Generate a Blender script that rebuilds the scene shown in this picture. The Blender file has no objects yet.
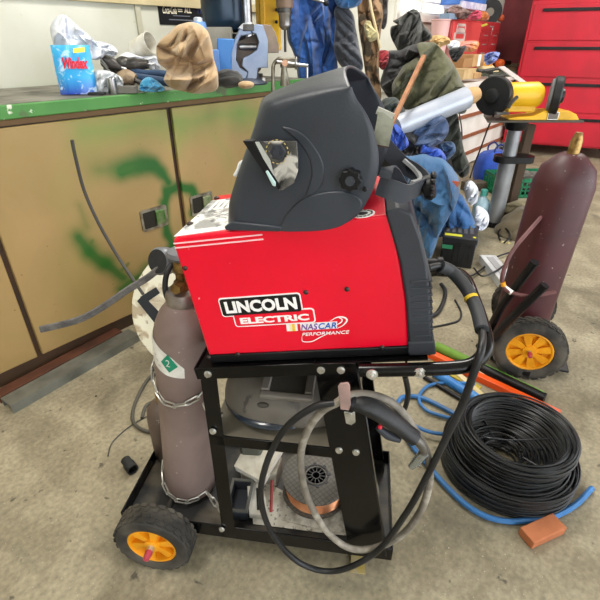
import bpy, math, random
from mathutils import Vector, Matrix, noise
random.seed(7)
PI=math.pi
sc=bpy.context.scene
COL=sc.collection
V=Vector
# ------------------------------------------------------------------ camera geometry (used to measure real places)
FPX=446.0; TH=math.radians(30); HC=1.2; SI,CO_=math.sin(TH),math.cos(TH)
def ray(u,v):
    a=(u-300)/FPX; b=(v-300)/FPX
    return V((a,CO_-b*SI,-(SI+b*CO_)))
EYE=V((0,0,HC))
def atF(u,v,F): r=ray(u,v); return EYE+r*(F/r.y)
def atZ(u,v,z): r=ray(u,v); return EYE+r*((z-HC)/r.z)
def on(M,u,v,y=0.0):
    """hit the plane local y=const of frame M, return LOCAL point"""
    Mi=M.inverted(); o=Mi@EYE; r=Mi.to_3x3()@ray(u,v); k=(y-o.y)/r.y
    return o+r*k
def onz(M,u,v,z=0.0):
    Mi=M.inverted(); o=Mi@EYE; r=Mi.to_3x3()@ray(u,v); k=(z-o.z)/r.z
    return o+r*k
def frame(loc,rz=0,ry=0,rx=0):
    return Matrix.Translation(V(loc))@Matrix.Rotation(rz,4,'Z')@Matrix.Rotation(ry,4,'Y')@Matrix.Rotation(rx,4,'X')
ROOM=frame((-1.007,1.613,0),math.atan2(.7717,.636))     # local x along the long wall, y into it
CART=frame((-.4685,.7376,0),math.radians(-8.1))
def R(s,t,z=0): return ROOM@V((s,t,z))
def C(x,y,z=0): return CART@V((x,y,z))

# ------------------------------------------------------------------ materials
def lin(h):
    if isinstance(h,str):
        h=h.lstrip('#'); c=[int(h[i:i+2],16)/255 for i in (0,2,4)]
    else: c=h
    return tuple((x/12.92 if x<=.04045 else ((x+.055)/1.055)**2.4) for x in c)+(1,)
_m={}
def mat(name,col,rough=.6,metal=0,col2=None,vs=8,vlo=.4,vhi=.65,bump=0,bs=60,coat=0,trans=0,ior=1.45,emit=0,spec=None,stretch=None,sheen=0,alpha=1):
    if name in _m: return _m[name]
    m=bpy.data.materials.new(name); m.use_nodes=True; nt=m.node_tree; N=nt.nodes; L=nt.links
    b=N['Principled BSDF']; b.inputs['Base Color'].default_value=lin(col)
    b.inputs['Roughness'].default_value=rough; b.inputs['Metallic'].default_value=metal
    b.inputs['Coat Weight'].default_value=coat; b.inputs['Transmission Weight'].default_value=trans; b.inputs['IOR'].default_value=ior
    b.inputs['Sheen Weight'].default_value=sheen; b.inputs['Alpha'].default_value=alpha
    if spec is not None: b.inputs['Specular IOR Level'].default_value=spec
    if emit: b.inputs['Emission Color'].default_value=lin(col); b.inputs['Emission Strength'].default_value=emit
    if col2 or bump:
        tc=N.new('ShaderNodeTexCoord'); mp=N.new('ShaderNodeMapping'); L.new(tc.outputs['Object'],mp.inputs[0])
        if stretch: mp.inputs['Scale'].default_value=stretch
    if col2:
        n=N.new('ShaderNodeTexNoise'); n.inputs['Scale'].default_value=vs; n.inputs['Detail'].default_value=6
        L.new(mp.outputs[0],n.inputs['Vector'])
        r=N.new('ShaderNodeMapRange'); r.inputs[1].default_value=vlo; r.inputs[2].default_value=vhi; L.new(n.outputs[0],r.inputs[0])
        x=N.new('ShaderNodeMix'); x.data_type='RGBA'; L.new(r.outputs[0],x.inputs[0])
        x.inputs[6].default_value=lin(col); x.inputs[7].default_value=lin(col2); L.new(x.outputs[2],b.inputs['Base Color'])
    if bump:
        n2=N.new('ShaderNodeTexNoise'); n2.inputs['Scale'].default_value=bs; n2.inputs['Detail'].default_value=4; L.new(mp.outputs[0],n2.inputs['Vector'])
        bp=N.new('ShaderNodeBump'); bp.inputs['Strength'].default_value=bump; bp.inputs['Distance'].default_value=.01
        L.new(n2.outputs[0],bp.inputs['Height']); L.new(bp.outputs[0],b.inputs['Normal'])
    _m[name]=m; return m

class NG:
    """tiny node graph helper for the special surfaces"""
    def __init__(s,name,rough=.6):
        s.m=bpy.data.materials.new(name); s.m.use_nodes=True; s.nt=s.m.node_tree; s.N=s.nt.nodes; s.L=s.nt.links
        s.b=s.N['Principled BSDF']; s.b.inputs['Roughness'].default_value=rough
        s.tc=s.N.new('ShaderNodeTexCoord'); s.co=s.tc.outputs['Object']
    def noise(s,scale,detail=5,dist=0,vec=None,rough=.5):
        n=s.N.new('ShaderNodeTexNoise'); n.inputs['Scale'].default_value=scale; n.inputs['Detail'].default_value=detail; n.inputs['Distortion'].default_value=dist; n.inputs['Roughness'].default_value=rough
        s.L.new(vec or s.co,n.inputs['Vector']); return n.outputs[0]
    def map(s,o,a,b,c=0,d=1):
        r=s.N.new('ShaderNodeMapRange'); 
        for i,x in ((1,a),(2,b),(3,c),(4,d)): r.inputs[i].default_value=x
        s.L.new(o,r.inputs[0]); return r.outputs[0]
    def mix(s,f,a,b):
        x=s.N.new('ShaderNodeMix'); x.data_type='RGBA'
        if isinstance(f,(int,float)): x.inputs[0].default_value=f
        else: s.L.new(f,x.inputs[0])
        for i,c in ((6,a),(7,b)):
            if isinstance(c,str): x.inputs[i].default_value=lin(c)
            else: s.L.new(c,x.inputs[i])
        return x.outputs[2]
    def math(s,op,a,b=None):
        x=s.N.new('ShaderNodeMath'); x.operation=op
        for i,c in enumerate((a,b)):
            if c is None: continue
            if isinstance(c,(int,float)): x.inputs[i].default_value=c
            else: s.L.new(c,x.inputs[i])
        return x.outputs[0]
    def xyz(s):
        x=s.N.new('ShaderNodeSeparateXYZ'); s.L.new(s.co,x.inputs[0]); return x.outputs
    def bump(s,h,strength=.3,dist=.01):
        bp=s.N.new('ShaderNodeBump'); bp.inputs['Strength'].default_value=strength; bp.inputs['Distance'].default_value=dist
        s.L.new(h,bp.inputs['Height']); s.L.new(bp.outputs[0],s.b.inputs['Normal'])
    def col(s,c): s.L.new(c,s.b.inputs['Base Color'])

# ------------------------------------------------------------------ mesh helpers
class MB:
    def __init__(s): s.v=[]; s.f=[]
    def add(s,vs,fs):
        n=len(s.v); s.v+= [V(p) for p in vs]; s.f+=[tuple(i+n for i in f) for f in fs]; return s
    def box(s,a,b,M=None):
        (x0,y0,z0),(x1,y1,z1)=a,b
        vs=[V(p) for p in ((x0,y0,z0),(x1,y0,z0),(x1,y1,z0),(x0,y1,z0),(x0,y0,z1),(x1,y0,z1),(x1,y1,z1),(x0,y1,z1))]
        if M: vs=[M@p for p in vs]
        return s.add(vs,[(0,3,2,1),(4,5,6,7),(0,1,5,4),(1,2,6,5),(2,3,7,6),(3,0,4,7)])
    def cbox(s,c,d,M=None):
        return s.box([c[i]-d[i]/2 for i in range(3)],[c[i]+d[i]/2 for i in range(3)],M)
    def prism(s,poly,a,b,axis='y',M=None):
        """poly in the plane perpendicular to axis; y: (x,z), z:(x,y), x:(y,z)"""
        mk={'y':lambda p,t:V((p[0],t,p[1])),'z':lambda p,t:V((p[0],p[1],t)),'x':lambda p,t:V((t,p[0],p[1]))}[axis]
        n=len(poly); vs=[mk(p,a) for p in poly]+[mk(p,b) for p in poly]
        if M: vs=[M@p for p in vs]
        return s.add(vs,[tuple(range(n)),tuple(range(2*n-1,n-1,-1))]+[(i,(i+1)%n+0,(i+1)%n+n,i+n) for i in range(n)])
    def tube(s,pts,r,seg=10,cap=True,closed=False,smooth=0,flat=1.0):
        pts=[V(p) for p in pts]
        if smooth: pts=cr(pts,smooth,closed)
        rs=r if isinstance(r,(list,tuple)) else None
        n=len(pts); ring=[]; up=None
        for i,p in enumerate(pts):
            if closed: t=(pts[(i+1)%n]-pts[i-1])
            else: t=(pts[min(i+1,n-1)]-pts[max(i-1,0)])
            if t.length<1e-9: t=V((0,0,1))
            t.normalize()
            if up is None:
                up=V((0,0,1)) if abs(t.z)<.9 else V((1,0,0))
            a=(up-t*up.dot(t)); 
            if a.length<1e-6: a=t.orthogonal()
            a.normalize(); b=t.cross(a); up=a
            if rs: k=i/(n-1)*(len(rs)-1); j=min(int(k),len(rs)-2); rr=rs[j]+(rs[j+1]-rs[j])*(k-j)
            else: rr=r
            ring.append([p+a*math.cos(2*PI*q/seg)*rr*flat+b*math.sin(2*PI*q/seg)*rr for q in range(seg)])
        vs=[p for g in ring for p in g]; fs=[]
        m=n if closed else n-1
        for i in range(m):
            j=(i+1)%n
            for q in range(seg): fs.append((i*seg+q,i*seg+(q+1)%seg,j*seg+(q+1)%seg,j*seg+q))
        if cap and not closed: fs+= [tuple(range(seg-1,-1,-1)),tuple((n-1)*seg+q for q in range(seg))]
        return s.add(vs,fs)
    def cyl(s,a,b,r,seg=24,r2=None): return s.tube([a,b],[r,r if r2 is None else r2],seg)
    def lathe(s,prof,seg=32,M=None,cap=True):
        """prof: (r,z) list"""
        n=len(prof); vs=[]
        for q in range(seg):
            a=2*PI*q/seg
            for (r,z) in prof: vs.append(V((r*math.cos(a),r*math.sin(a),z)))
        if M: vs=[M@p for p in vs]
        fs=[]
        for q in range(seg):
            j=(q+1)%seg
            for i in range(n-1): fs.append((q*n+i,j*n+i,j*n+i+1,q*n+i+1))
        if cap and prof[0][0]>1e-6: fs.append(tuple(q*n for q in range(seg-1,-1,-1)))
        if cap and prof[-1][0]>1e-6: fs.append(tuple(q*n+n-1 for q in range(seg)))
        return s.add(vs,fs)
    def sphere(s,c,r,seg=16,sc=(1,1,1),M=None):
        pr=[(max(r*math.sin(PI*i/(seg//2)),1e-7),-r*math.cos(PI*i/(seg//2))) for i in range(seg//2+1)]
        T=Matrix.Translation(V(c))@Matrix.Diagonal((*sc,1))
        return s.lathe(pr,seg,(M@T) if M else T)
def cr(p,k,closed=False):
    n=len(p); out=[]
    for i in range(n if closed else n-1):
        g=(lambda j:p[j%n]) if closed else (lambda j:p[max(0,min(n-1,j))])
        a,b,c,d=g(i-1),g(i),g(i+1),g(i+2)
        for q in range(k):
            t=q/k; out.append(.5*((2*b)+(c-a)*t+(2*a-5*b+4*c-d)*t*t+(3*b-a-3*c+d)*t**3))
    if not closed: out.append(p[-1])
    return out
def rrect(x0,y0,x1,y1,r,k=5):
    o=[]
    for cx,cy,a in ((x1-r,y0+r,-PI/2),(x1-r,y1-r,0),(x0+r,y1-r,PI/2),(x0+r,y0+r,PI)):
        for i in range(k+1): t=a+PI/2*i/k; o.append((cx+r*math.cos(t),cy+r*math.sin(t)))
    return o
MATS={}   # object name -> matrix for things
def thing(name,label,cat,M=None,group=None,loc=None):
    o=bpy.data.objects.new(name,None); o.empty_display_size=.05; COL.objects.link(o)
    if M is None: M=Matrix.Translation(V(loc))
    o.matrix_world=M; MATS[o.name]=M.copy()
    o['label']=label; o['category']=cat
    if group: o['group']=group
    return o
def link(name,mb,m,M,parent=None,bevel=0,smooth=40,solid=0,sub=0):
    me=bpy.data.meshes.new(name); me.from_pydata([tuple(p) for p in mb.v],[],mb.f); me.validate(); 
    me.materials.append(m)
    import bmesh
    bm=bmesh.new(); bm.from_mesh(me); bmesh.ops.recalc_face_normals(bm,faces=bm.faces); bm.to_mesh(me); bm.free()
    if smooth:
        for p in me.polygons: p.use_smooth=True
        me.set_sharp_from_angle(angle=math.radians(smooth))
    o=bpy.data.objects.new(name,me); COL.objects.link(o)
    if parent: o.parent=parent
    else: o.matrix_world=M
    if solid: md=o.modifiers.new('thick','SOLIDIFY'); md.thickness=solid; md.offset=0
    if bevel: md=o.modifiers.new('bevel','BEVEL'); md.width=bevel; md.segments=2; md.limit_method='ANGLE'; md.angle_limit=math.radians(40); md.harden_normals=False
    if sub: md=o.modifiers.new('sub','SUBSURF'); md.levels=sub; md.render_levels=sub
    return o
def root_of(o):
    while o.parent: o=o.parent
    return o
def part(name,mb,m,parent,world=False,label=None,**k):
    if world:
        Mi=MATS[root_of(parent).name].inverted(); mb.v=[Mi@p for p in mb.v]
    o=link(name,mb,m,None,parent,**k)
    if label: o['label']=label
    return o
def single(name,mb,m,label,cat,group=None,kind=None,M=None,**k):
    """world-space verts (or local to M) -> one top-level mesh with its origin at its base"""
    if M: mb.v=[M@p for p in mb.v]
    xs=[p.x for p in mb.v]; ys=[p.y for p in mb.v]; zs=[p.z for p in mb.v]
    c=V(((min(xs)+max(xs))/2,(min(ys)+max(ys))/2,min(zs)))
    if M:
        T=M.copy(); T.translation=c
    else: T=Matrix.Translation(c)
    Ti=T.inverted(); mb.v=[Ti@p for p in mb.v]
    o=link(name,mb,m,T,None,**k)
    MATS[o.name]=T
    o['label']=label; o['category']=cat
    if group: o['group']=group
    if kind: o['kind']=kind
    return o
def struct(name,mb,m,M=None,**k):
    o=link(name,mb,m,M or Matrix.Identity(4),None,**k); o['kind']='structure'; MATS[o.name]=M or Matrix.Identity(4); return o
def text_mb(body,size,depth=.0004,shear=0,xs=1,offset=0,spacing=1,align='LEFT'):
    cu=bpy.data.curves.new('t','FONT'); cu.body=body; cu.size=size; cu.extrude=depth; cu.shear=shear; cu.offset=offset; cu.space_character=spacing; cu.align_x=align
    cu.resolution_u=3
    o=bpy.data.objects.new('t',cu); COL.objects.link(o)
    dg=bpy.context.evaluated_depsgraph_get(); me=bpy.data.meshes.new_from_object(o.evaluated_get(dg))
    mb=MB(); mb.add([V((p.co.x*xs,p.co.y,p.co.z)) for p in me.vertices],[tuple(p.vertices) for p in me.polygons])
    bpy.data.objects.remove(o); bpy.data.curves.remove(cu); bpy.data.meshes.remove(me)
    return mb
UP=Matrix(((1,0,0,0),(0,0,-1,0),(0,1,0,0),(0,0,0,1)))    # text plane xy -> xz facing -y
def tx(mb,M): mb.v=[M@p for p in mb.v]; return mb
def fit_text(body,x0,z0,x1,z1,y,shear=0,offset=0,depth=.0004):
    """text stretched to fill a rect in local xz"""
    mb=text_mb(body,.1,depth,shear,1,offset)
    a=[p.x for p in mb.v]; b=[p.y for p in mb.v]; c=[p.z for p in mb.v]
    A,B,Cc,D=min(a),max(a),min(b),max(b)
    mb.v=[V((x0+(p.x-A)/(B-A)*(x1-x0), y-p.z, z0+(p.y-Cc)/(D-Cc)*(z1-z0))) for p in mb.v]
    return mb
# soft cloth-like bodies --------------------------------------------------
def fold(p,ang,fr,seed,an=3.0,warp=.5):
    c,s=math.cos(ang),math.sin(ang)
    q=V(((p[0]*c+p[1]*s)*fr/an,(-p[0]*s+p[1]*c)*fr,seed*7.3))
    w=noise.noise(q*.8+V((3,1,seed)))*warp
    q=q+V((0,w,0))
    a=1-abs(noise.noise(q))*2.2
    b=1-abs(noise.noise(q*2.1+V((5,2,1))))*2.2
    return (a+.45*b)/1.45
import numpy as np
def creases(P,area,amp,ang,seed,dens=1.0,spread=.9,size=1.0):
    """P: n x 2 numpy points in metres; returns displacement made of many sharp cloth folds"""
    rs=random.Random(seed*101+7); mn=P.min(0); mx=P.max(0); L=math.sqrt(max(area,1e-4)); out=np.zeros(len(P))
    N=int(26*dens)
    for k in range(N):
        big=k<N*.45
        c=np.array([mn[0]+(mx[0]-mn[0])*rs.random(),mn[1]+(mx[1]-mn[1])*rs.random()])
        a=ang+rs.gauss(0,spread*(.45 if big else .9)); d=np.array([math.cos(a),math.sin(a)]); nrm=np.array([-d[1],d[0]])
        ln=L*(rs.uniform(.35,.8) if big else rs.uniform(.12,.35))*size; w=L*(rs.uniform(.05,.10) if big else rs.uniform(.02,.045))*size
        q=P-c; t=q@d/ln; bend=rs.uniform(-.25,.25)*ln; x=(q@nrm+bend*t*t)
        side=np.where(x>0,x/(w*.55),-x/(w*1.6))
        f=np.exp(-side**1.3)*np.exp(-np.clip(t*t*1.6,0,30)**1.5)
        out+= (1 if rs.random()<.68 else -1.0)*(1 if big else .5)*f*rs.uniform(.6,1.2)
    return amp*np.tanh(out*.75)*1.25
def puff(outline,F,thick,amp=.02,ang=PI/2,fr=9,seed=1,rings=48,segs=170,center=None,lean=0,rough=.25,pw=3.2,back=1.0,quilt=None,dens=1.0,size=1.0):
    """soft garment from an outline measured at real distance F; vertical plane facing the room's middle"""
    pts=[V((u,v)) for u,v in outline]
    cu=sum(p.x for p in pts)/len(pts); cv=sum(p.y for p in pts)/len(pts)
    if center: cu,cv=center
    cen=atF(cu,cv,F); nrm=V((EYE.x-cen.x,EYE.y-cen.y,0)).normalized()
    rx=V((-nrm.y,nrm.x,0)); up=V((0,0,1))
    def hit(u,v):
        r=ray(u,v); k=(cen-EYE).dot(nrm)/r.dot(nrm); w=EYE+r*k-cen; return (w.dot(rx),w.dot(up))
    loc=[V(hit(p.x,p.y)) for p in pts]
    k=max(2,segs//len(loc)); loc=cr([V((p.x,p.y,0)) for p in loc],k,True); n=len(loc)
    area=abs(sum(loc[i].x*loc[(i+1)%n].y-loc[(i+1)%n].x*loc[i].y for i in range(n)))/2
    pp=[];tt=[]
    for i in range(rings+1):
        t=(i/rings)**.85
        for j in range(n):
            wob=1+.05*noise.noise(V((loc[j].x*18,loc[j].y*18,seed)))*t
            pp.append((loc[j].x*t*wob,loc[j].y*t*wob)); tt.append(t)
    P=np.array(pp); T=np.array(tt)
    # warp the sampling space so creases curve
    Wp=np.array([noise.noise_vector(V((x*5,y*5,seed)))[:2] for x,y in pp])*.035
    cre=creases(P+Wp,area,amp*1.5,ang,seed,dens,size=size)
    mb=MB(); vs=[]
    for side in (1,-1):
        for q in range(len(pp)):
            x,y=pp[q]; t=tt[q]
            h=thick*max(0,1-t**pw)**.5*(.8+.35*noise.noise(V((x*4,y*4,seed+3))))
            e=(1-t**14)
            f2=noise.noise(V((x*45,y*45,seed+9)))
            hh=h+(cre[q]+amp*.5*fold((x,y),ang,fr,seed)+amp*rough*.5*f2)*e
            if quilt:
                a,b,w=quilt; hh+=w*abs(math.sin((x*math.cos(a)+y*math.sin(a))*b))*e
            if side<0: hh=-(h*back+.01*e)
            if t>=1: hh=amp*.25*f2
            vs.append(cen+rx*x+up*y+nrm*hh)
    off=(rings+1)*n; fs=[]
    for s0 in (0,off):
        for i in range(rings):
            for j in range(n):
                a=s0+i*n+j; b=s0+i*n+(j+1)%n; c=s0+(i+1)*n+(j+1)%n; d=s0+(i+1)*n+j
                fs.append((a,b,c,d) if i else (a,c,d))
    for j in range(n):
        a=rings*n+j; b=rings*n+(j+1)%n
        fs.append((a,b,off+b,off+a))
    return mb.add(vs,fs)
def floor_fix(mb,z=0.0):
    zm=min(p.z for p in mb.v)
    mb.v=[V((p.x,p.y,max(p.z,z+.002))) for p in mb.v]; return mb
def lump(c,rad,amp=.02,fr=10,seed=1,ang=0,flatz=None,seg=64,pw=1):
    """crumpled heap: ellipsoid with ridged folds, optionally cut flat at flatz"""
    mb=MB().sphere((0,0,0),1,seg)
    out=[]
    for p in mb.v:
        d=p.normalized() if p.length>1e-6 else V((0,0,-1))
        q=V((d.x*rad[0],d.y*rad[1],d.z*rad[2]))
        f=fold((q.x+q.z*.6,q.y+q.z),ang,fr,seed)+.5*noise.noise(q*fr*1.5+V((seed,0,0)))
        w=V(c)+q+d*amp*f
        if flatz is not None and w.z<flatz: w.z=flatz
        out.append(w)
    mb.v=out; return mb
# ------------------------------------------------------------------ common materials
RED=mat('red_enamel','#e2002a',.32,coat=.35,col2='#cf0417',vs=4)
BLKP=mat('black_textured_plastic','#2b2e35',.55,bump=.08,bs=400,col2='#363a42',vs=6)
BLKG=mat('black_gloss_paint','#060607',.2,coat=0,col2='#0c0c0e',vs=5,spec=.35)
BLK=mat('black_satin','#0e0e10',.4,col2='#18181b',vs=12,spec=.35)
BLKR=mat('black_rubber','#1d1e20',.6,col2='#2a2b2d',vs=25,bump=.1,bs=120)
STEEL=mat('steel','#b9babc',.3,1,col2='#8f8f90',vs=18)
ZINC=mat('zinc','#d6d6d2',.38,.85,col2='#b0afa8',vs=40)
DKST=mat('dark_steel','#5a5957',.45,.8,col2='#38342f',vs=20)
WHITE=mat('white_paint','#f2f0ec',.5)
BRASS=mat('brass','#a98b55',.4,.85,col2='#6b5230',vs=60)
YEL=mat('yellow_plastic','#f2a71a',.45,col2='#e29612',vs=10)
CARD=mat('cardboard','#bf9a6b',.85,col2='#a9855a',vs=10)
PAPER=mat('paper','#e6e3da',.85,col2='#cfcabc',vs=14)
WOOD=mat('bare_wood','#a8794c',.65,col2='#7d5432',vs=9,stretch=(1,1,.2))
# ------------------------------------------------------------------ setting
g=NG('concrete',.75)
big=g.noise(1.3,6,.6); mid=g.noise(6,8,.4); fine=g.noise(70,4); 
c=g.mix(g.map(big,.35,.68),'#a0957b','#7d745e')
c=g.mix(g.map(mid,.42,.72),c,'#b3a98e')
c=g.mix(g.map(g.noise(2.6,7,1.2),.56,.7,0,.75),c,'#665f4e')
c=g.mix(g.map(fine,.3,.75,0,.5),c,'#474236')
c=g.mix(g.map(g.noise(22,3,.3),.67,.72,0,.75),c,'#37322a')
c=g.mix(g.map(g.noise(160,2),.68,.74,0,.5),c,'#d6cfba')
g.col(c); g.L.new(g.map(big,.3,.7,.55,.85),g.b.inputs['Roughness']); g.bump(g.noise(45,6),.25,.004)
FLOOR=g.m
struct('floor',MB().box((-5.12,-5.6,-.1),(6.67,.77,0)),FLOOR,ROOM)
g=NG('wall_panel',.6); c=g.mix(g.map(g.noise(2.2,6,.5),.35,.7),'#cfcfc2','#b9b8a4'); c=g.mix(g.map(g.noise(60,2),.72,.76,0,.6),c,'#7a6a4c')
g.col(c); WALL=g.m
TW=.65
def sw(u,v,t=TW): return on(ROOM,u,v,t)
a=sw(394,20); b=sw(444,12)
ws0,ws1,wz0,wz1=3.80,4.92,1.44,2.2
w=MB(); w.box((-5,TW,0),(ws0,TW+.12,2.9)); w.box((ws1,TW,0),(6.67,TW+.12,2.9)); w.box((ws0,TW,0),(ws1,TW+.12,wz0)); w.box((ws0,TW,wz1),(ws1,TW+.12,2.9))
struct('wall_back',w,WALL,ROOM)
MAR=mat('maroon_paint','#83383e',.6,col2='#6d2c32',vs=3)
w=MB(); w.box((6.55,-5.5,0),(6.67,TW,2.9)); struct('wall_right',w,MAR,ROOM)
w=MB(); w.box((-5.12,-5.5,0),(-5,TW+.12,2.9)); struct('wall_left',w,WALL,ROOM)
struct('ceiling',MB().box((-5.12,-5.6,2.9),(6.67,TW+.12,3.0)),mat('ceiling_white','#d8d6d0',.8),ROOM)
# battens of the back wall (trim)
TRIM=mat('cream_trim','#cdbf98',.6,col2='#b5a67e',vs=6)
struct('trim_1',MB().box((-5,TW-.02,1.372),(2.05,TW,1.415)),TRIM,ROOM,bevel=.002)
struct('trim_2',MB().box((1.0,TW-.012,1.02),(1.03,TW,1.372)),mat('seam_strip','#b3b09c',.6),ROOM)
struct('trim_3',MB().box((6.48,TW-.05,0),(6.55,TW,2.9)),mat('grey_trim','#b8b4ac',.6),ROOM)
# window
wn=struct('window_1',MB().box((ws0-.05,TW-.03,wz0-.06),(ws1+.05,TW+.01,wz0)).box((ws0-.05,TW-.03,wz1),(ws1+.05,TW+.01,wz1+.06)).box((ws0-.06,TW-.03,wz0-.06),(ws0,TW+.01,wz1+.06)),mat('window_white','#e6e0d6',.5),ROOM,bevel=.003)
REDT=mat('red_orange_trim','#c2422e',.55)
tr=part('side_trim',MB().box((ws1,TW-.04,wz0-.12),(ws1+.12,TW+.01,wz1+.06)),REDT,wn)
part('frame',MB().box((ws0,TW+.03,wz0),(ws0+.03,TW+.07,wz1)).box((ws1-.03,TW+.03,wz0),(ws1,TW+.07,wz1)).box((4.33,TW+.03,wz0),(4.37,TW+.07,wz1)).box((ws0,TW+.03,wz0),(ws1,TW+.07,wz0+.03)).box((ws0,TW+.03,wz1-.03),(ws1,TW+.07,wz1)).box((ws0,TW+.035,1.55),(ws1,TW+.06,1.57)),mat('window_frame_white','#eee9e0',.5),wn)
part('pane',MB().box((ws0,TW+.045,wz0),(ws1,TW+.05,wz1)),mat('glass','#ffffff',.02,trans=1,ior=1.05),wn)

# ------------------------------------------------------------------ workbench with painted doors
def benchdoor_mat(kind):
    g=NG('tan_door_'+kind,.5); X,Y,Z=g.xyz()
    c=g.mix(g.map(g.noise(2.5,6,.6),.35,.7),'#a28556','#8d7a46')
    c=g.mix(g.map(g.noise(1.6,4,.4),.5,.75,0,.5),c,'#8f8f45')
    c=g.mix(g.map(g.noise(50,3),.7,.74,0,.6),c,'#5a4424')
    wob=g.math('MULTIPLY',g.math('SUBTRACT',g.noise(7,3),.5),.05)
    wb2=g.math('MULTIPLY',g.math('SUBTRACT',g.noise(3,3),.5),.12)
    def seg(x0,z0,x1,z1,w,soft,amt=1.0,col='#195812'):
        nonlocal c
        dx,dz=x1-x0,z1-z0; L2=dx*dx+dz*dz
        px=g.math('SUBTRACT',g.math('ADD',X,wb2),x0); pz=g.math('SUBTRACT',g.math('ADD',Z,wob),z0)
        t=g.math('DIVIDE',g.math('ADD',g.math('MULTIPLY',px,dx),g.math('MULTIPLY',pz,dz)),L2)
        t=g.math('MINIMUM',g.math('MAXIMUM',t,0),1)
        ex=g.math('SUBTRACT',px,g.math('MULTIPLY',t,dx)); ez=g.math('SUBTRACT',pz,g.math('MULTIPLY',t,dz))
        d=g.math('SQRT',g.math('ADD',g.math('MULTIPLY',ex,ex),g.math('MULTIPLY',ez,ez)))
        f=g.map(d,w,w+soft*1.5,amt,0); f=g.math('MULTIPLY',f,f)
        c=g.mix(f,c,col)
    return g,seg,lambda:c
bench=thing('workbench','long tan steel workbench with green-edged top and green spray paint on its doors','workbench',ROOM)
def bp(u,v): q=on(ROOM,u,v,-.012); return (q.x,q.z)
g,seg,cc=benchdoor_mat('spray')
def arc(pts,w,soft,amt=1,col='#195812'):
    P=[bp(*p) for p in pts]
    for a,b in zip(P,P[1:]): seg(a[0],a[1],b[0],b[1],w,soft,amt,col)
arc([(122,170),(140,165),(152,166)],.016,.05,1.0); arc([(100,168),(130,168)],.006,.06,.7); arc([(150,165),(160,173),(167,182)],.008,.035,1.0)
arc([(100,172),(130,168)],.002,.06,.4,'#5f8a30')
arc([(85,130),(160,122)],.004,.10,.75,'#5d8436')
arc([(178,122),(240,112),(262,115)],.004,.1,.75,'#5d8436')
arc([(176,186),(165,192),(160,205),(164,232),(172,246)],.010,.030,1.0)
arc([(178,186),(190,190),(194,203),(190,212)],.012,.03,1.0)
arc([(76,238),(90,250),(106,262),(122,277)],.010,.045,.95)
arc([(172,246),(158,258),(145,270),(120,290)],.006,.035,.95)
arc([(128,262),(122,268)],.003,.01,.8); arc([(92,240),(91,241)],.003,.01,.7)
arc([(178,150),(184,128)],.002,.07,.6,'#5f8a30'); arc([(215,140),(228,160)],.002,.07,.5,'#6f8a38'); arc([(80,205),(86,225)],.004,.03,.6)
c=cc(); g.col(c); DOORM=g.m
g=NG('green_worktop',.5); c=g.mix(g.map(g.noise(3,5),.4,.65),'#33742b','#4c8640'); c=g.mix(g.map(g.noise(25,4),.66,.7,0,.9),c,'#cfd0c0'); c=g.mix(g.map(g.noise(9,4),.64,.7,0,.8),c,'#4d4a35'); g.col(c); GREENT=g.m
g=NG('bench_body_paint',.6); c=g.mix(g.map(g.noise(3,5),.4,.65),'#4b3420','#33241a'); g.col(c); BODYM=g.m
part('cabinet_body',MB().box((-1.6,.0,.0),(1.6,.63,.97)),BODYM,bench)
part('worktop',MB().box((-1.65,-.03,.975),(1.65,.64,1.02)),GREENT,bench,bevel=.004)
part('top_sheet',MB().box((-1.63,-.012,1.02),(1.63,.63,1.0215)),mat('dirty_top','#7f7c70',.6,col2='#55524a',vs=9),bench)
part('top_rail',MB().box((-1.6,-.012,.955),(1.6,0,.975)),mat('brown_rail','#6e5330',.6),bench)
HCH=mat('worn_chrome','#b5b1a4',.3,.9,col2='#7b7464',vs=30)
def door(s0,s1,hs=None):
    d=part('door',MB().box((s0,-.02,.07),(s1,-.001,.95)),DOORM,bench,bevel=.004)
    if hs is not None:
        h=part('latch_plate',MB().prism(rrect(hs-.07,.445,hs+.07,.545,.012),-.026,-.02),HCH,d)
        m2=MB(); m2.prism(rrect(hs-.058,.457,hs+.008,.533,.006),-.0275,-.026); part('recess',m2,mat('recess_dark','#2e2a24',.5,.5),d)
        part('handle',MB().prism(rrect(hs+.003,.462,hs+.052,.528,.006),-.036,-.027),mat('worn_chrome_green','#9fa684',.35,.8,col2='#3c7a2e',vs=18),d,bevel=.002)
    return d
door(-1.58,-.86,-.95); door(-.84,-.15,-.25)
door(-.13,.645,.495); door(.672,1.42,.775)
part('base_plinth',MB().box((-1.6,.03,0),(1.6,.05,.07)),mat('plinth_brown','#3a2a1c',.7),bench)

# second, far bench, with white boarded front
b2=thing('storage_bench','far white-fronted bench with brown wooden strips, heaped with boxes','workbench',ROOM@Matrix.Translation((3.2,0,0)))
CW=mat('white_board','#e4e1da',.6,col2='#d2cec4',vs=4)
part('front_panel',MB().box((0,0,.02),(3.28,.02,.82)),CW,b2)
part('worktop',MB().box((-.02,-.03,.82),(3.32,.64,.86)),CW,b2,bevel=.004)
part('end_panel',MB().box((3.26,.02,.02),(3.28,.63,.82)),CW,b2); part('end_panel',MB().box((0,.02,.02),(.02,.63,.82)),CW,b2)
BRS=mat('brown_strip','#8f5638',.55,col2='#7a452a',vs=14)
for z in (.13,.32,.53,.70): part('wood_strip',MB().box((0,-.018,z),(3.28,0,z+.035)),BRS,b2,bevel=.002)
part('paint_mark',MB().add([V((1.9,-.0025,.60)),V((1.93,-.0025,.605)),V((2.03,-.0025,.68)),V((2.0,-.0025,.672))],[(0,1,2,3)]),mat('green_mark','#3da05a',.6),b2,label='green paint streak')
GREYT=mat('black_cord','#1c1c1e',.55)
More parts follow.
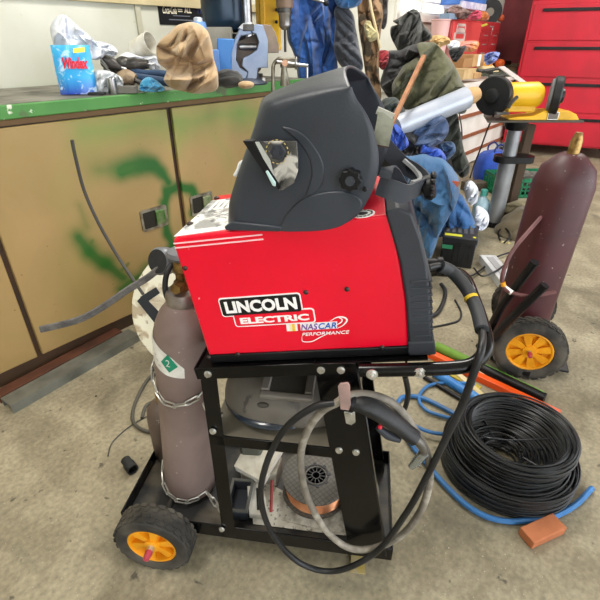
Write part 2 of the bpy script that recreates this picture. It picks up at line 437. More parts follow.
def room_tube(name,pts,r,m,label,cat,**k):
    return single(name,MB().tube(pts,r,8,smooth=8),m,label,cat,**k)
room_tube('power_cord',[atF(459,112,4.0),atF(462,135,4.0),atF(459,158,4.02),atF(463,178,4.1)],.006,mat('grey_cord','#55544f',.6),'thin grey cord hanging under the olive jacket before the white bench front','cord')
room_tube('power_cord',[atF(495,112,3.2),atF(488,128,3.3),atF(480,150,3.5),atF(474,165,3.7),atF(470,178,4.0)],.006,GREYT,'black cord hanging down from the bench grinder toward the blue bag','cord')

# ------------------------------------------------------------------ poster
pm=on(ROOM,156,0,TW-.002)
p0=on(ROOM,160,24.5,TW-.002); p1=on(ROOM,228,24,TW-.002)
px0,px1,pz0=p0.x,p1.x+.12,p0.z
po=thing('poster','black poster with white soft-drink lettering on the wall above the tan rag','poster',ROOM@Matrix.Translation((px0,TW,pz0)))
W_=px1-px0
part('sheet',MB().box((0,-.004,0),(W_,-.001,.34)),mat('poster_black','#0e1116',.4),po)
CREAM=mat('cream_print','#efe8cf',.5)
def pl(u,v): q=on(ROOM,u,v,TW-.004); return (q.x-px0,q.z-pz0)
a=pl(163,13.5);b=pl(176,6.5); part('lettering',fit_text('Coca-Cola',a[0],a[1],b[0],b[1]+.0,-.0045,.35,.001),CREAM,po)
a=pl(178,12.2);b=pl(182,8); part('lettering',fit_text('=',a[0],a[1]+.002,b[0],a[1]+.016,-.0045,0,.002),CREAM,po)
a=pl(184.5,13);b=pl(191,8); part('lettering',fit_text('ALL',a[0],a[1],b[0],a[1]+.03,-.0045,0,.003),CREAM,po)
BLT=mat('blue_print','#2f4d86',.5)
a=pl(193.5,13);b=pl(207,8); part('lettering',fit_text('· TI TI',a[0],a[1],b[0],a[1]+.025,-.0045,0,.001),BLT,po)
a=pl(173,16);b=pl(190,16); part('lettering',MB().box((a[0],-.0046,a[1]),(b[0],-.004,a[1]+.004)).box((a[0]-.03,-.0046,a[1]-.02),(b[0]+.02,-.004,a[1]-.015)),mat('grey_print','#6e7582',.5),po,label='two thin grey lines of small print')
a=pl(182,6);b=pl(205,0); part('picture',MB().box((a[0],-.0046,a[1]+.012),(b[0],-.004,a[1]+.1)),mat('pale_picture','#9fb0ab',.5,col2='#6f8a80',vs=20),po)
# ================================================================== CART
TILT=math.radians(9.2)
cart=thing('welding_cart','black steel welding cart on yellow-hubbed wheels, carrying the red welder','welding cart',CART)
TRAYM=mat('tray_black_dirty','#1a1a1b',.5,col2='#5a5244',vs=9,vlo=.5,vhi=.72)
L_,D_=.70,.30
m=MB().box((0,0,.092),(L_,D_,.096))
tray=part('bottom_tray',m,TRAYM,cart)
m=MB().box((0,-.003,.085),(L_,.001,.132)).box((0,D_-.001,.085),(L_,D_+.003,.132)).box((-.003,-.003,.085),(.001,D_+.003,.132)).box((L_-.001,-.003,.085),(L_+.003,D_+.003,.132))
part('tray_lip',m,BLKG,cart,bevel=.0015)
def post(x,y,z0,z1,sy):
    m=MB().box((x,y,z0),(x+.034,y+.003*sy,z1)) if sy>0 else MB().box((x,y-.003,z0),(x+.034,y,z1))
    m.box((x,min(y,y+.03*sy),z0),(x+.003,max(y,y+.03*sy),z1))
    return part('post',m,BLKG,cart,bevel=.001)
PX=.272
post(PX,-.004,.09,.64,1); post(PX,D_-.02+.004,.09,.64,-1)
# sloping upper deck
DT=cart.matrix_world  # (unused)
DK=Matrix.Translation((PX,0,.628))@Matrix.Rotation(-TILT,4,'Y')
m=MB().box((-.004,0,.008),(.44,.28,.012),DK)
part('upper_deck',m,BLKG,cart)
m=MB().box((-.004,-.006,-.012),(.34,-.002,.016),DK).box((-.004,.282,-.012),(.44,.286,.016),DK).box((-.008,-.006,-.012),(-.004,.286,.016),DK).box((.40,-.006,-.012),(.404,.286,.008),DK)
part('deck_rail',m,BLKG,cart,bevel=.001)
# middle shelf
m=MB().box((PX+.003,0,.455),(.60,.27,.459)); part('middle_shelf',m,mat('shelf_dusty','#6e685b',.55,col2='#8b8372',vs=10),cart)
m=MB().box((PX+.003,-.004,.43),(.60,0,.459)); part('shelf_lip',m,BLKG,cart,bevel=.001); part('shelf_lip',MB().box((PX+.003,.27,.43),(.60,.274,.459)),BLKG,cart,bevel=.001)
# leaning end plates
def leanplate(y,sgn):
    p=[(.500,.684),(.578,.695),(.688,.108),(.598,.108)]
    m=MB().prism(p,y,y-.003*sgn)
    # flanges
    for (a,b) in ((p[0],p[3]),(p[1],p[2])):
        w=.002; m.prism([a,(a[0]+w,a[1]),(b[0]+w,b[1]),b],y,y+.022*sgn)
    return part('end_plate',m,BLKG,cart,bevel=.001)
leanplate(-.008,1); leanplate(.285,-1)
def bolt(x,z,y=-.009,r=.0062):
    m=MB().prism([(x+r*math.cos(k*PI/3+.3),z+r*math.sin(k*PI/3+.3)) for k in range(6)],y-.005,y).cyl((x,y-.0015,z),(x,y,z),r*1.25,16)
    part('bolt',m,ZINC,cart,smooth=30)
for u,v in ((321,370),(341,370),(339,450),(356,452)):
    q=on(CART,u,v,-.011); bolt(q.x,q.z,-.011)
for u,v in ((208,374),(213,431),(222,529),(375,551)):
    q=on(CART,u,v,-.007); bolt(q.x,q.z,-.007)
# hook plate
q0=on(CART,342,383,-.03); q1=on(CART,346,408,-.03); 
def strip(pts,w,t,y):
    pass
a=on(CART,338,384,-.06); b=on(CART,350,384,-.06); c=on(CART,351,408,-.06); d=on(CART,340.5,409,-.06)
m=MB().prism([(a.x,a.z-.004),(a.x+.004,a.z+.003),(b.x-.004,b.z+.004),(b.x,b.z-.002),(c.x,c.z),(d.x,d.z)],-.062,-.059).box((d.x+.002,-.062,d.z),(c.x-.002,-.012,d.z+.003))
part('hook',m,mat('primer_pink_steel','#b79690',.45,.3,col2='#9a8480',vs=30),cart,label='pinkish bare metal cable hook',bevel=.001)
a=on(CART,344,411,-.012); b=on(CART,355,411,-.012); c=on(CART,355,421,-.012); d=on(CART,346,422,-.012)
m=MB().prism([(a.x,a.z),(b.x,b.z),(c.x+.001,c.z),((c.x+d.x)/2+.002,d.z-.004),(d.x,d.z)],-.016,-.012)
part('hook_base',m,ZINC,cart,bevel=.001)
q=on(CART,349,414,-.017); bolt(q.x,q.z,-.017)
# handle
def hz(x): return .688+(x-.585)*.155
hp=[(.585,-.022,hz(.585)),(.65,-.024,hz(.65)),(.735,-.024,hz(.735)),(.775,-.02,hz(.775)+.004),(.797,0,.735),(.803,.03,.745),(.802,.08,.755),(.80,.15,.762),(.798,.21,.765),(.785,.245,.765),(.755,.262,.76),(.72,.266,.752),(.60,.27,.70)]
part('handle',MB().tube(hp,.0125,14,smooth=6),BLKG,cart)
for x in (.607,.688):
    m=MB().cyl((x,-.04,hz(x)),(x,-.033,hz(x)),.008,6).cyl((x,-.036,hz(x)),(x,-.034,hz(x)),.0105,16).cyl((x,-.046,hz(x)),(x,-.04,hz(x)),.0035,8)
    part('bolt',m,ZINC,cart,smooth=30)
# wheels
TIRE=mat('tire_rubber','#2e2c29',.75,col2='#57524a',vs=14,bump=.1,bs=90)
def tire_mb(r,w,M,knob=True):
    m=MB(); pr=[(r*.62,-w*.36),(r*.66,-w*.46),(r*.8,-w*.52),(r*.93,-w*.46),(r*.985,-w*.34),(r,0),(r*.985,w*.34),(r*.93,w*.46),(r*.8,w*.52),(r*.66,w*.46),(r*.62,w*.36)]
    m.lathe(pr+[pr[0]],48,M,cap=False)
    if knob:
        n=26
        for i in range(n):
            for s in (-1,1):
                for row,(q0,q1) in enumerate(((.04,.22),(.26,.42))):
                    a=2*PI*(i+(.5 if (row+(s>0))%2 else 0))/n; da=2*PI/n
                    pts=[]
                    for (aa,zz) in ((a-da*.42*(1 if row else .6),q0),(a+da*.1,q0+.0),(a+da*.42,(q0+q1)/2+.02),(a+da*.1,q1),(a-da*.34,q1-.02)):
                        pts.append((aa,zz))
                    vs=[]
                    for rr in (r*.97,r*1.018*(1 if row==0 else .995)):
                        for aa,zz in pts: vs.append(M@V((rr*math.cos(aa),rr*math.sin(aa),s*zz*w)))
                    k=len(pts)
                    m.add(vs,[tuple(range(k,2*k))]+[(j,(j+1)%k,(j+1)%k+k,j+k) for j in range(k)])
    return m
def wheel(x,y,r=.1,w=.062,front=-1,parent=cart,rimcol=YEL,spokes=6,shaft=True):
    M=Matrix.Translation((x,y,r))@Matrix.Rotation(PI/2,4,'X')      # local z -> -y
    t=part('wheel',tire_mb(r,w,M),TIRE,parent,smooth=35)
    m=MB()
    # rim: ring + recessed dish + spokes
    m.lathe([(r*.655,w*.30),(r*.655,w*.40),(r*.61,w*.43),(r*.58,w*.40),(r*.55,w*.12),(r*.20,w*.05),(r*.20,-w*.1),(r*.60,-w*.2),(r*.655,-w*.3),(r*.655,w*.30)],48,M,cap=False)
    for i in range(spokes):
        a=2*PI*i/spokes+.3; ca,sa=math.cos(a),math.sin(a)
        def P(rr,tt,z): return M@V((rr*ca-tt*sa,rr*sa+tt*ca,z))
        vs=[P(r*.17,-r*.07,w*.33),P(r*.17,r*.07,w*.33),P(r*.58,r*.13,w*.34),P(r*.58,-r*.13,w*.34),P(r*.17,-r*.05,w*.0),P(r*.17,r*.05,w*.0),P(r*.58,r*.10,w*.0),P(r*.58,-r*.10,w*.0)]
        m.add(vs,[(0,1,2,3),(0,4,5,1),(1,5,6,2),(2,6,7,3),(3,7,4,0)])
    m.lathe([(r*.2,-.0),(r*.2,w*.42),(r*.12,w*.44)],24,M)
    part('rim',m,rimcol,t,smooth=35)
    if shaft:
        m=MB().lathe([(.009,0),(.009,w*.62),(.006,w*.64)],18,M); part('axle_nut',m,ZINC,t)
        m=MB().lathe([(.0085,w*.5),(.0095,w*.7),(.0075,w*.95),(.003,w*.98)],16,M); part('axle_cap',m,mat('faded_red_cap','#b2414f',.5),t,label='faded red axle cap')
    return t
wc=on(CART,150,546,-.066); wx=wc.x
wheel(wx,-.036); wheel(wx,D_+.036)
part('axle',MB().cyl((wx,-.05,.1),(wx,D_+.05,.1),.008,14),DKST,cart)
for y in (.0,D_-.004): part('axle_bracket',MB().box((wx-.03,y,.088),(wx+.03,y+.004,.112)),BLKG,cart)
for y in (.075,D_-.02):
    part('foot',MB().box((.62,y,.0),(.66,y+.016,.09)).box((.615,y-.006,0),(.665,y+.024,.006)),BLK,cart,bevel=.001)
# ================================================================== WELDER
WM=CART@Matrix.Translation((.291,.012,.652))@Matrix.Rotation(-TILT,4,'Y')
weld=thing('welder','red box-shaped wire-feed welder with black front, sitting on the cart','welder',WM)
def wl(u,v,y=0): q=on(WM,u,v,y); return (q.x,q.z)
WD=.245; WHT=.262
a=wl(388,218); b=wl(400,262); c=wl(406,300); d=wl(409,350)
z0=.012
prof=[(0,z0),(0,WHT-.012),(.002,WHT-.004),(.01,WHT),(a[0]-.0,WHT+.0),(a[0]+.006,WHT-.012),(b[0],b[1]),(c[0],c[1]),(d[0],z0)]
g=NG('red_case',.3); cc_=g.mix(g.map(g.noise(3,4),.4,.65),'#ea002c','#dc0027'); cc_=g.mix(g.map(g.noise(90,2),.74,.78,0,.6),cc_,'#f3c9c9'); g.col(cc_); g.b.inputs['Coat Weight'].default_value=.15; REDC=g.m
part('case',MB().prism(prof,0,WD),REDC,weld,bevel=.004)
# double stripe along the top edge
m=MB(); 
for z in (WHT-.012,WHT-.020): m.box((.001,-.0015,z),(.16,.0005,z+.0022))
part('edge_stripe',m,mat('scuffed_white_edge','#f0c8cc',.5),weld)
# plastic front
e=wl(396,205); 
fp=[(a[0]+.006,WHT-.012),(a[0],WHT),(a[0]-.002,WHT+.008),(a[0]+.02,WHT+.006)]
for u,v in ((412,214),(421,240),(428,270),(431,300),(431,352)): fp.append(wl(u,v))
fp=[(a[0]-.004,WHT+.006)]+[wl(398,207)]+[wl(*q) for q in ((412,213),(421,238),(427,265),(430,295),(431,330),(431,356))]+[(d[0],z0-.006),(c[0],c[1]),(b[0],b[1])]
part('front_bezel',MB().prism(fp,-.004,WD+.004),BLKP,weld,bevel=.004)
m=MB()
x1=wl(431,340)[0]
for i in range(9):
    z=.035+i*.0135
    m.box((d[0]+.008,-.0065,z),(x1+.004,-.003,z+.0035)); 
    m.box((x1-.002,-.004,z),(x1+.004,WD+.004,z+.0035))
part('vent_ribs',m,BLKP,weld,bevel=.001)
part('base',MB().prism([(0.0,-.006),(0,z0),(d[0],z0),(d[0]+.0,-.006)],-.001,WD+.001),BLK,weld,bevel=.002)
p=[wl(409,352),wl(431,350),wl(431,368),wl(409,369)]
part('base_corner',MB().prism([(d[0]-.002,-.006),(d[0]-.002,z0+.012),(x1+.006,z0+.012),(x1+.008,-.006)],-.006,WD+.006),BLKP,weld,bevel=.003)
part('cable_connector',MB().cyl((x1-.01,.16,.095),(x1+.03,.16,.09),.015,20).cyl((x1+.03,.16,.09),(x1+.04,.16,.089),.018,20),BLK,weld)
SCR=mat('screw_dark','#4a3f3d',.4,.8)
for u,v in ((185,268),(209,357),(238,354),(306,292),(347,289),(382,347)):
    q=wl(u,v); part('screw',MB().lathe([(.0045,0),(.0045,.002),(.003,.0035),(0.0001,.0038)],12,Matrix.Translation((q[0],0,q[1]))@Matrix.Rotation(PI/2,4,'X')),SCR,weld)
# lids: red top sheet with label
g=NG('worn_label',.35)
co=g.noise(28,5,.6); k=g.mix(g.map(co,.45,.55),'#e9e7e4','#9a9a98'); k=g.mix(g.map(g.noise(60,3),.55,.62,0,.8),k,'#55565a'); k=g.mix(g.map(g.noise(14,2),.62,.68,0,.7),k,'#e3b592'); g.col(k)
m=MB().box((.006,.03,WHT),(.095,.205,WHT+.0008)); lab=part('warning_label',m,g.m,weld,label='worn white and grey warning label')
m=MB()
for i in range(6): 
    m.box((.02+i*.012,.135,WHT+.0008),(.026+i*.012,.19,WHT+.0012))
part('label_bars',m,WHITE,lab)
part('white_corner',MB().prism([(.003,.004),(.1,.012),(.095,.03),(.006,.12)],WHT,WHT+.0006,'z'),mat('painted_white_glare','#eeeaea',.3),weld)  # white sheet paints the glare on the front corner of the top
for q in ((.012,.06),(.014,.215)): part('screw',MB().lathe([(.006,0),(.006,.003),(.003,.005),(0.0001,.0055)],12,Matrix.Translation((q[0],q[1],WHT+.0005))),SCR,weld)
q=onz(WM,363,214,WHT); 
e_=part('round_badge',MB().lathe([(.019,0),(.019,.001),(0.0001,.0012)],32,Matrix.Translation((q.x,q.y,WHT))),WHITE,weld,label='small round black and white sticker')
m=MB()
for i in range(14):
    a_=2*PI*i/14; m.cbox((0,0,0),(.003,.0045,.0004),Matrix.Translation((q.x+.0145*math.cos(a_),q.y+.0145*math.sin(a_),WHT+.0014))@Matrix.Rotation(a_,4,'Z'))
m.lathe([(.008,.0012),(.0001,.0018)],20,Matrix.Translation((q.x,q.y,WHT)))
part('badge_print',m,BLK,e_)
# logo
a=wl(218,299.5); b=wl(300,292); h_=.031
lx0,lx1=a[0],b[0]; lz1=wl(221,298)[1]; lz0=wl(221,317)[1]
ex0,ex1=wl(233,316)[0],wl(314.5,312)[0]; ez0=wl(236,327)[1]; ez1=lz0+.007
logo=part('maker_badge',MB().prism(rrect(lx0,lz0,lx1,lz1,.006),-.0012,0).prism(rrect(ex0,ez0,ex1,ez1,.006),-.0011,0),mat('logo_white','#f4f1f0',.4),weld,label='white-edged badge reading LINCOLN ELECTRIC',smooth=0)
bw=.0024
part('lower_field',MB().prism(rrect(ex0+bw,ez0+bw,ex1-bw,ez1-bw,.0045),-.0015,-.0012),REDC,logo,smooth=0)
part('upper_field',MB().prism(rrect(lx0+bw,lz0+bw,lx1-bw,lz1-bw,.0045),-.0019,-.0015),mat('logo_black','#111114',.35),logo,smooth=0)
LW=mat('logo_white','#f4f1f0')
part('lettering',fit_text('LINCOLN',lx0+.010,lz0+.0075,lx1-.009,lz1-.0075,-.0022,0,.0042),LW,logo)
part('lettering',fit_text('ELECTRIC',ex0+.012,ez0+.0065,ex1-.011,lz0-.0038,-.0018,0,.0040),LW,logo)
# racing badge
n0=wl(287,331); n1=wl(299,324); 
nb=part('racing_badge',MB().prism([(n0[0],n0[1]),(n0[0]+.001,n1[1]+.001),(wl(337,320)[0],n1[1]+.001),(wl(337,320)[0]-.002,n0[1])],-.0010,0),LW,weld,label='white badge reading NASCAR PERFORMANCE with colour bars',smooth=0)
nx=n0[0]; nw=wl(301,328)[0]-nx
for i,(cn,cl) in enumerate((('pale_bar','#f0e2b0'),('yellow_bar','#f3c02e'),('white_bar','#f4f1f0'),('red_bar','#d5182c'))):
    x=nx+nw*(.22+i*.18); part('colour_bar',MB().prism([(x,n0[1]),(x+nw*.16+.001,n0[1]),(x+nw*.16+.002,n1[1]+.001),(x+.001,n1[1]+.001)],-.0014,-.0010),mat(cn,cl,.4),nb,smooth=0)
tA,tB=wl(301,328)[0],wl(336,322)[0]; tz0,tz1=n0[1]+.0008,n1[1]-.0
def seg_text(txt,x0,x1,cn,col): part('lettering',fit_text(txt,x0,tz0,x1,tz1,-.0017,.3,.0012),mat(cn,col,.4),nb)
tm=tA+(tB-tA)*.5
seg_text('NAS',tA,tm-.0008,'racing_violet','#7a4f9e'); seg_text('CAR',tm,tB,'racing_blue','#2a62b8')
pA=wl(302,334); pB=wl(349,327)
part('lettering',fit_text('PERFORMANCE',pA[0],pA[1]-.0035,pB[0],pA[1]+.0035,-.0017,.25,.0008),LW,nb)
def swoosh(pts,w):
    P=cr([V((wl(*p)[0],0,wl(*p)[1])) for p in pts],6); n=len(P); vs=[];fs=[]
    for i,p in enumerate(P):
        t=(P[min(i+1,n-1)]-P[max(i-1,0)]).normalized(); nn=V((-t.z,0,t.x)); ww=w*math.sin(PI*(.06+.9*i/(n-1)))
        vs+= [p+nn*ww+V((0,-.0012,0)),p-nn*ww+V((0,-.0012,0))]
    return MB().add(vs,[(2*i,2*i+1,2*i+3,2*i+2) for i in range(n-1)])
part('swoosh',swoosh([(330,321),(337,317),(344,317),(347,320),(343,325),(337,328)],.0016),LW,nb)
part('swoosh',swoosh([(336,325),(341,322),(342,319),(338,317)],.0013),LW,nb)
part('swoosh',swoosh([(302,336),(303,341),(312,341),(322,336),(332,332)],.0011),LW,nb)
# ================================================================== HELMET
HM=CART@Matrix.Translation((.45,.110,.915))@Matrix.Rotation(math.radians(-6),4,'Z')
hel=thing('welding_helmet','black welding helmet standing on the red welder, with flip lens and headgear','welding helmet',HM)
HS=.103  # half width
def hl(u,v,y=-HS): q=on(HM,u,v,y); return V((q.x,q.z))
spine_px=[(241,226),(237,220),(237,206),(239,192),(250,158),(260,131),(265,113),(268,99),(275,92.5),(290,86),(310,78.5),(332,71.5),(349,67)]
edge_px=[(236,229),(232,222),(232,207),(234.5,192),(246,158),(256,131),(262,115),(268,105),(277,102),(292,98),(312,94),(333,90),(350,87)]
rear_px=[(281,231),(302,231),(320,230),(340,226),(353,219),(362,210),(372,192),(378,170),(377.5,148),(373,130),(366,114),(357,100),(350.5,87.5)]
sp=cr([V((*hl(*p,y=0),0)) for p in spine_px],4); ed=cr([V((*hl(*p),0)) for p in edge_px],4); re_=cr([V((*hl(*p),0)) for p in rear_px],4)
n=len(sp)
def shell(sp,ed,re_,HS,K=36):
    vs=[];m=MB(); A=.36
    for i in range(n):
        for j in range(K+1):
            s=-1+2*j/K; s_=abs(s)
            if s_<=A:
                t=s_/A; p=sp[i].lerp(ed[i],t**2.2); y=HS*.965*t**.95
            else:
                t=(s_-A)/(1-A); p=ed[i].lerp(re_[i],t); y=HS*(.965+.03*math.sin(PI*min(1,t+.05)))
            vs.append(V((p.x,math.copysign(y,s),p.y)))
    W=K+1
    return m.add(vs,[(i*W+j,i*W+j+1,(i+1)*W+j+1,(i+1)*W+j) for i in range(n-1) for j in range(K)])
HELM=mat('helmet_black','#2e3239',.42,bump=.05,bs=300,col2='#383c44',vs=5)
sh=part('shell',shell(sp,ed,re_,HS),HELM,hel,solid=.004,smooth=70)
def side_panel(px,y,t,m=HELM,name='panel',parent=hel,bev=.003,both=True,smoothk=5,**k):
    P=[V((*hl(*p,y=-HS),0)) for p in px]
    if smoothk: P=cr(P,smoothk,True)
    q=[(p.x,p.y) for p in P]
    for s in ((-1,1) if both else (-1,)):
        part(name,MB().prism(q,s*(HS-.006),s*(y+t)),m,parent,bevel=bev,**k)
# ear cover at the lower rear
side_panel([(281,230),(284,220),(292,208),(304,198),(320,193),(338,191),(352,193),(361,199),(361,208),(352,218),(340,226),(322,230),(300,231)],HS,.004,name='ear_cover',smoothk=4)
# lens surround crescent
side_panel([(282,127),(294,129),(306,136),(316,148),(323,162),(324,176),(318,190),(306,196),(309,186),(312,174),(310,160),(303,147),(294,137)],HS,.003,name='lens_ridge',smoothk=3)
# foot flange
q=hl(226,224); 
part('lower_lip',MB().prism([tuple(hl(*p)) for p in ((225,226),(233,221),(283,226),(281,231),(227,229.5))],-HS-.005,HS+.005),HELM,hel,bevel=.002)
# flip lens
LENS=[(243,141),(297,141),(298,154),(298,171),(294,183),(283,190),(279,190),(266,175)]
g=NG('scuffed_lens_film',.22); s_=g.noise(7,6,1.2); c=g.mix(g.map(s_,.47,.6),'#17171a','#6a6864'); c=g.mix(g.map(g.noise(26,4,.8),.56,.64,0,.8),c,'#d8d4cc'); g.col(c); g.b.inputs['Metallic'].default_value=.1
lp=[tuple(hl(*p,y=-HS-.02)) for p in LENS]
fl=part('flip_lens',MB().prism(lp,-HS-.022,-HS-.018),g.m,hel,bevel=.0008,smooth=0,label='scuffed silver and black flip lens flap')
lp2=[tuple(hl(*p,y=-HS-.023)) for p in ((243,141),(253,141),(263,158),(281,187),(279,190),(266,175))]
part('lens_edge',MB().prism(lp2,-HS-.024,-HS-.010),BLK,fl,smooth=0)
lp2=[tuple(hl(*p,y=-HS-.023)) for p in ((266,171),(268,170),(276,182),(276,186),(273,185))]
part('clip',MB().prism(lp2,-HS-.027,-HS-.023),mat('pale_clip','#b8d2cf',.4),fl,bevel=.001)
lp2=[tuple(hl(*p,y=-HS-.023)) for p in ((255,142),(259,142),(270,160),(274,176),(268,168))]
part('bright_edge',MB().prism(lp2,-HS-.0235,-HS-.0215),mat('silver_tape','#c9ccc8',.35,.4),fl,smooth=0)
def knob(u,v,r,lobes,dep,name,parent,y0=HS,cn=BLK):
    q=hl(u,v,-y0-dep); pts=[]
    for i in range(lobes*6):
        a=2*PI*i/(lobes*6); rr=r*(1+.09*math.cos(a*lobes)); pts.append((q.x+rr*math.cos(a),q.y+rr*math.sin(a)))
    for s in (-1,1):
        m=MB().prism(pts,s*(y0-.004),s*(y0+dep)); 
        kn=part(name,m,cn,parent,bevel=.0015,smooth=30)
        m=MB().cyl((q.x,s*(y0+dep-.001),q.y),(q.x,s*(y0+dep+.003),q.y),r*.45,20); part('hub',m,BLKP,kn)
        if parent is fl: break
knob(350,181,.0155,8,.014,'knob',hel)
knob(277,152,.0125,1,.024,'dial',fl,y0=HS,cn=BLKP)
q=hl(277,152,-HS-.023); m=MB()
for i in range(16):
    a=2*PI*i/16; m.cbox((0,0,0),(.0012,.0008,.003),Matrix.Translation((q.x+.0165*math.cos(a),-HS-.0226,q.y+.0165*math.sin(a)))@Matrix.Rotation(-a,4,'Y'))
part('scale_marks',m,mat('gold_print','#c9b36a',.5),fl)
q=hl(365,189); part('rivet',MB().lathe([(.0035,0),(.0035,.003),(.001,.004)],14,Matrix.Translation((q.x,-HS,q.y))@Matrix.Rotation(PI/2,4,'X')),BLK,hel)
# torn film at the face window
q=hl(241,168,0); part('torn_film',MB().prism([tuple(hl(*p,y=-.06)) for p in ((234,175),(238,168),(240,161),(246,158),(243,168),(240,176))],-.07,.05),mat('white_film','#e8eaec',.35),hel,bevel=.003)
# headgear
HG=part('headband',MB(),BLK,hel) if False else None
def hq(u,v,y): q=on(HM,u,v,y); return V((q.x,y,q.z))
def ribbon(pts,width,th,upv):
    pts=cr([V(p) for p in pts],6); n=len(pts); vs=[];fs=[]
    for i,p in enumerate(pts):
        t=(pts[min(i+1,n-1)]-pts[max(i-1,0)]).normalized(); up=(V(upv)-t*V(upv).dot(t)).normalized(); s=t.cross(up)
        for a,b in ((-1,-1),(1,-1),(1,1),(-1,1)): vs.append(p+up*a*width/2+s*b*th/2)
    for i in range(n-1):
        for q in range(4): fs.append((i*4+q,i*4+(q+1)%4,(i+1)*4+(q+1)%4,(i+1)*4+q))
    fs+= [(3,2,1,0),tuple((n-1)*4+q for q in range(4))]
    return MB().add(vs,fs)
hb=part('headband',ribbon([hq(378,185,-.085),hq(392,190,-.088),hq(405,194,-.075),hq(415,190,-.05),hq(425,185,.0),hq(424,180,.05),hq(415,172,.085),hq(402,164,.10),hq(388,150,.10),hq(378,138,.095)],.030,.003,(.25,0,1)),BLKP,hel,smooth=50)
part('grey_pad',ribbon([hq(412,183,-.03),hq(420,180,.02),hq(417,172,.075),hq(404,160,.092)],.006,.007,(.25,0,1)),mat('pad_grey','#8d8f90',.7),hb)
part('top_strap',ribbon([hq(385,178,-.09),hq(388,168,-.088),hq(394,172,-.07),hq(402,186,-.06)],.018,.003,(1,0,.3)),BLKP,hel)
m=MB().cyl(hq(424,188,-.01),hq(434,186,-.012),.019,24)
k1=part('ratchet_knob',m,BLK,hel,bevel=.002)
m=MB()
for i in range(10):
    a=2*PI*i/10; c=hq(432,186,-.011); m.sphere(c+V((0,.018*math.cos(a),.018*math.sin(a))),.005,8)
part('grip',m,BLK,k1)
st=part('mirror_strap',ribbon([hq(386,113,-.02),hq(384,128,-.03),hq(380,146,-.05)],.026,.004,(1,.4,.3)),mat('hazy_grey_strap','#96988a',.25,.5,col2='#4a4c42',vs=25),hel,label='shiny grey adjustment strap')
part('buckle',ribbon([hq(377,110,-.02),hq(393,117,-.02)],.010,.006,(.2,0,1)),mat('buckle_grey','#c6c6ba',.35,.5),st)
# ================================================================== GAS CYLINDERS
def cyl_mat(name,c1,c2): 
    g=NG(name,.5); c=g.mix(g.map(g.noise(6,5,.4),.38,.66),c1,c2); c=g.mix(g.map(g.noise(80,3),.7,.75,0,.5),c,'#c9bfb6'); g.col(c); return g.m
BR=cyl_mat('grey_brown_cylinder','#84726c','#705e58')
BM=CART@Matrix.Translation((.135,.137,.0975))@Matrix.Rotation(math.radians(4.6),4,'Y')@Matrix.Rotation(math.radians(-2),4,'X')
gc=thing('gas_cylinder','grey-brown gas cylinder chained upright on the cart tray','gas cylinder',BM)
r=.071
part('body',MB().lathe([(.0001,0),(r-.008,0),(r,.008),(r,.50),(r-.002,.525),(r-.008,.55),(r-.018,.575),(r-.030,.592),(.034,.600),(.0001,.60)],48),BR,gc)
part('neck_ring',MB().lathe([(.030,.596),(.036,.597),(.037,.618),(.034,.628),(.022,.632),(.0001,.632)],32),mat('worn_ring','#7d746e',.4,.6,col2='#9c948c',vs=30),gc)
part('valve_body',MB().lathe([(.014,.630),(.017,.634),(.017,.65),(.012,.655),(.012,.672),(.016,.676),(.016,.70),(.010,.705),(.0001,.705)],20),BRASS,gc)
part('valve_outlet',MB().cyl((0,-.012,.648),(0,-.036,.648),.012,6).cyl((.005,0,.66),(.04,-.004,.66),.010,6),BRASS,gc)
part('handwheel',MB().lathe([(.006,.704),(.026,.706),(.03,.713),(.027,.722),(.008,.726),(.0001,.726)],14),mat('grey_handwheel','#74767c',.4,.4),gc)
part('regulator',MB().lathe([(.0001,0),(.028,0),(.031,.006),(.031,.03),(.026,.036),(.0001,.036)],32,BM.inverted()@Matrix.Translation(atF(163,261,.905))@Matrix.Rotation(math.radians(68),4,'X')@Matrix.Rotation(math.radians(-25),4,'Y')@Matrix.Translation((0,0,-.018))),mat('gauge_grey','#6f7276',.4,.3),gc)
part('gauge_face',MB().lathe([(.0001,.0362),(.0265,.0362),(.0001,.037)],32,BM.inverted()@Matrix.Translation(atF(163,261,.905))@Matrix.Rotation(math.radians(68),4,'X')@Matrix.Rotation(math.radians(-25),4,'Y')@Matrix.Translation((0,0,-.018))),BLKR,gc)
Bi=BM.inverted()
part('regulator_stem',MB().tube([Bi@atF(168,262,.90),Bi@atF(175,268,.895),Bi@atF(180,272,.89)],.012,14),STEEL,gc)
part('gas_hose',MB().tube([Bi@p for p in (atF(172,264,.885),atF(167,273,.87),atF(165,286,.865),atF(167,297,.865),atF(173,303,.868),atF(180,300,.87))],.0062,10,smooth=6),BLKR,gc)
# label wrap
def wrap(poly_ang_z,r,name,m,parent,**k):
    vs=[V((r*math.sin(a),-r*math.cos(a),z)) for a,z in poly_ang_z]; return part(name,MB().add(vs,[tuple(range(len(vs)))]),m,parent,smooth=0,**k)
def strip_wrap(a0,a1,f0,f1,r,name,m,parent,n=14,**k):
    vs=[];fs=[]
    for i in range(n+1):
        t=i/n; a=a0+(a1-a0)*t
        for z in (f0(t),f1(t)): vs.append(V((r*math.sin(a),-r*math.cos(a),z)))
    for i in range(n): fs.append((2*i,2*i+2,2*i+3,2*i+1))
    return part(name,MB().add(vs,fs),m,parent,**k)
lb=strip_wrap(-1.15,.35,lambda t:.458-.03*t+.012*(t>.6)*(t-.6)*2,lambda t:.535-.055*t-.03*max(0,t-.75)*2,r+.0008,'label',mat('label_white','#e9e7e2',.5,col2='#d5d2cb',vs=30),gc,label='white paper label with a green diamond')
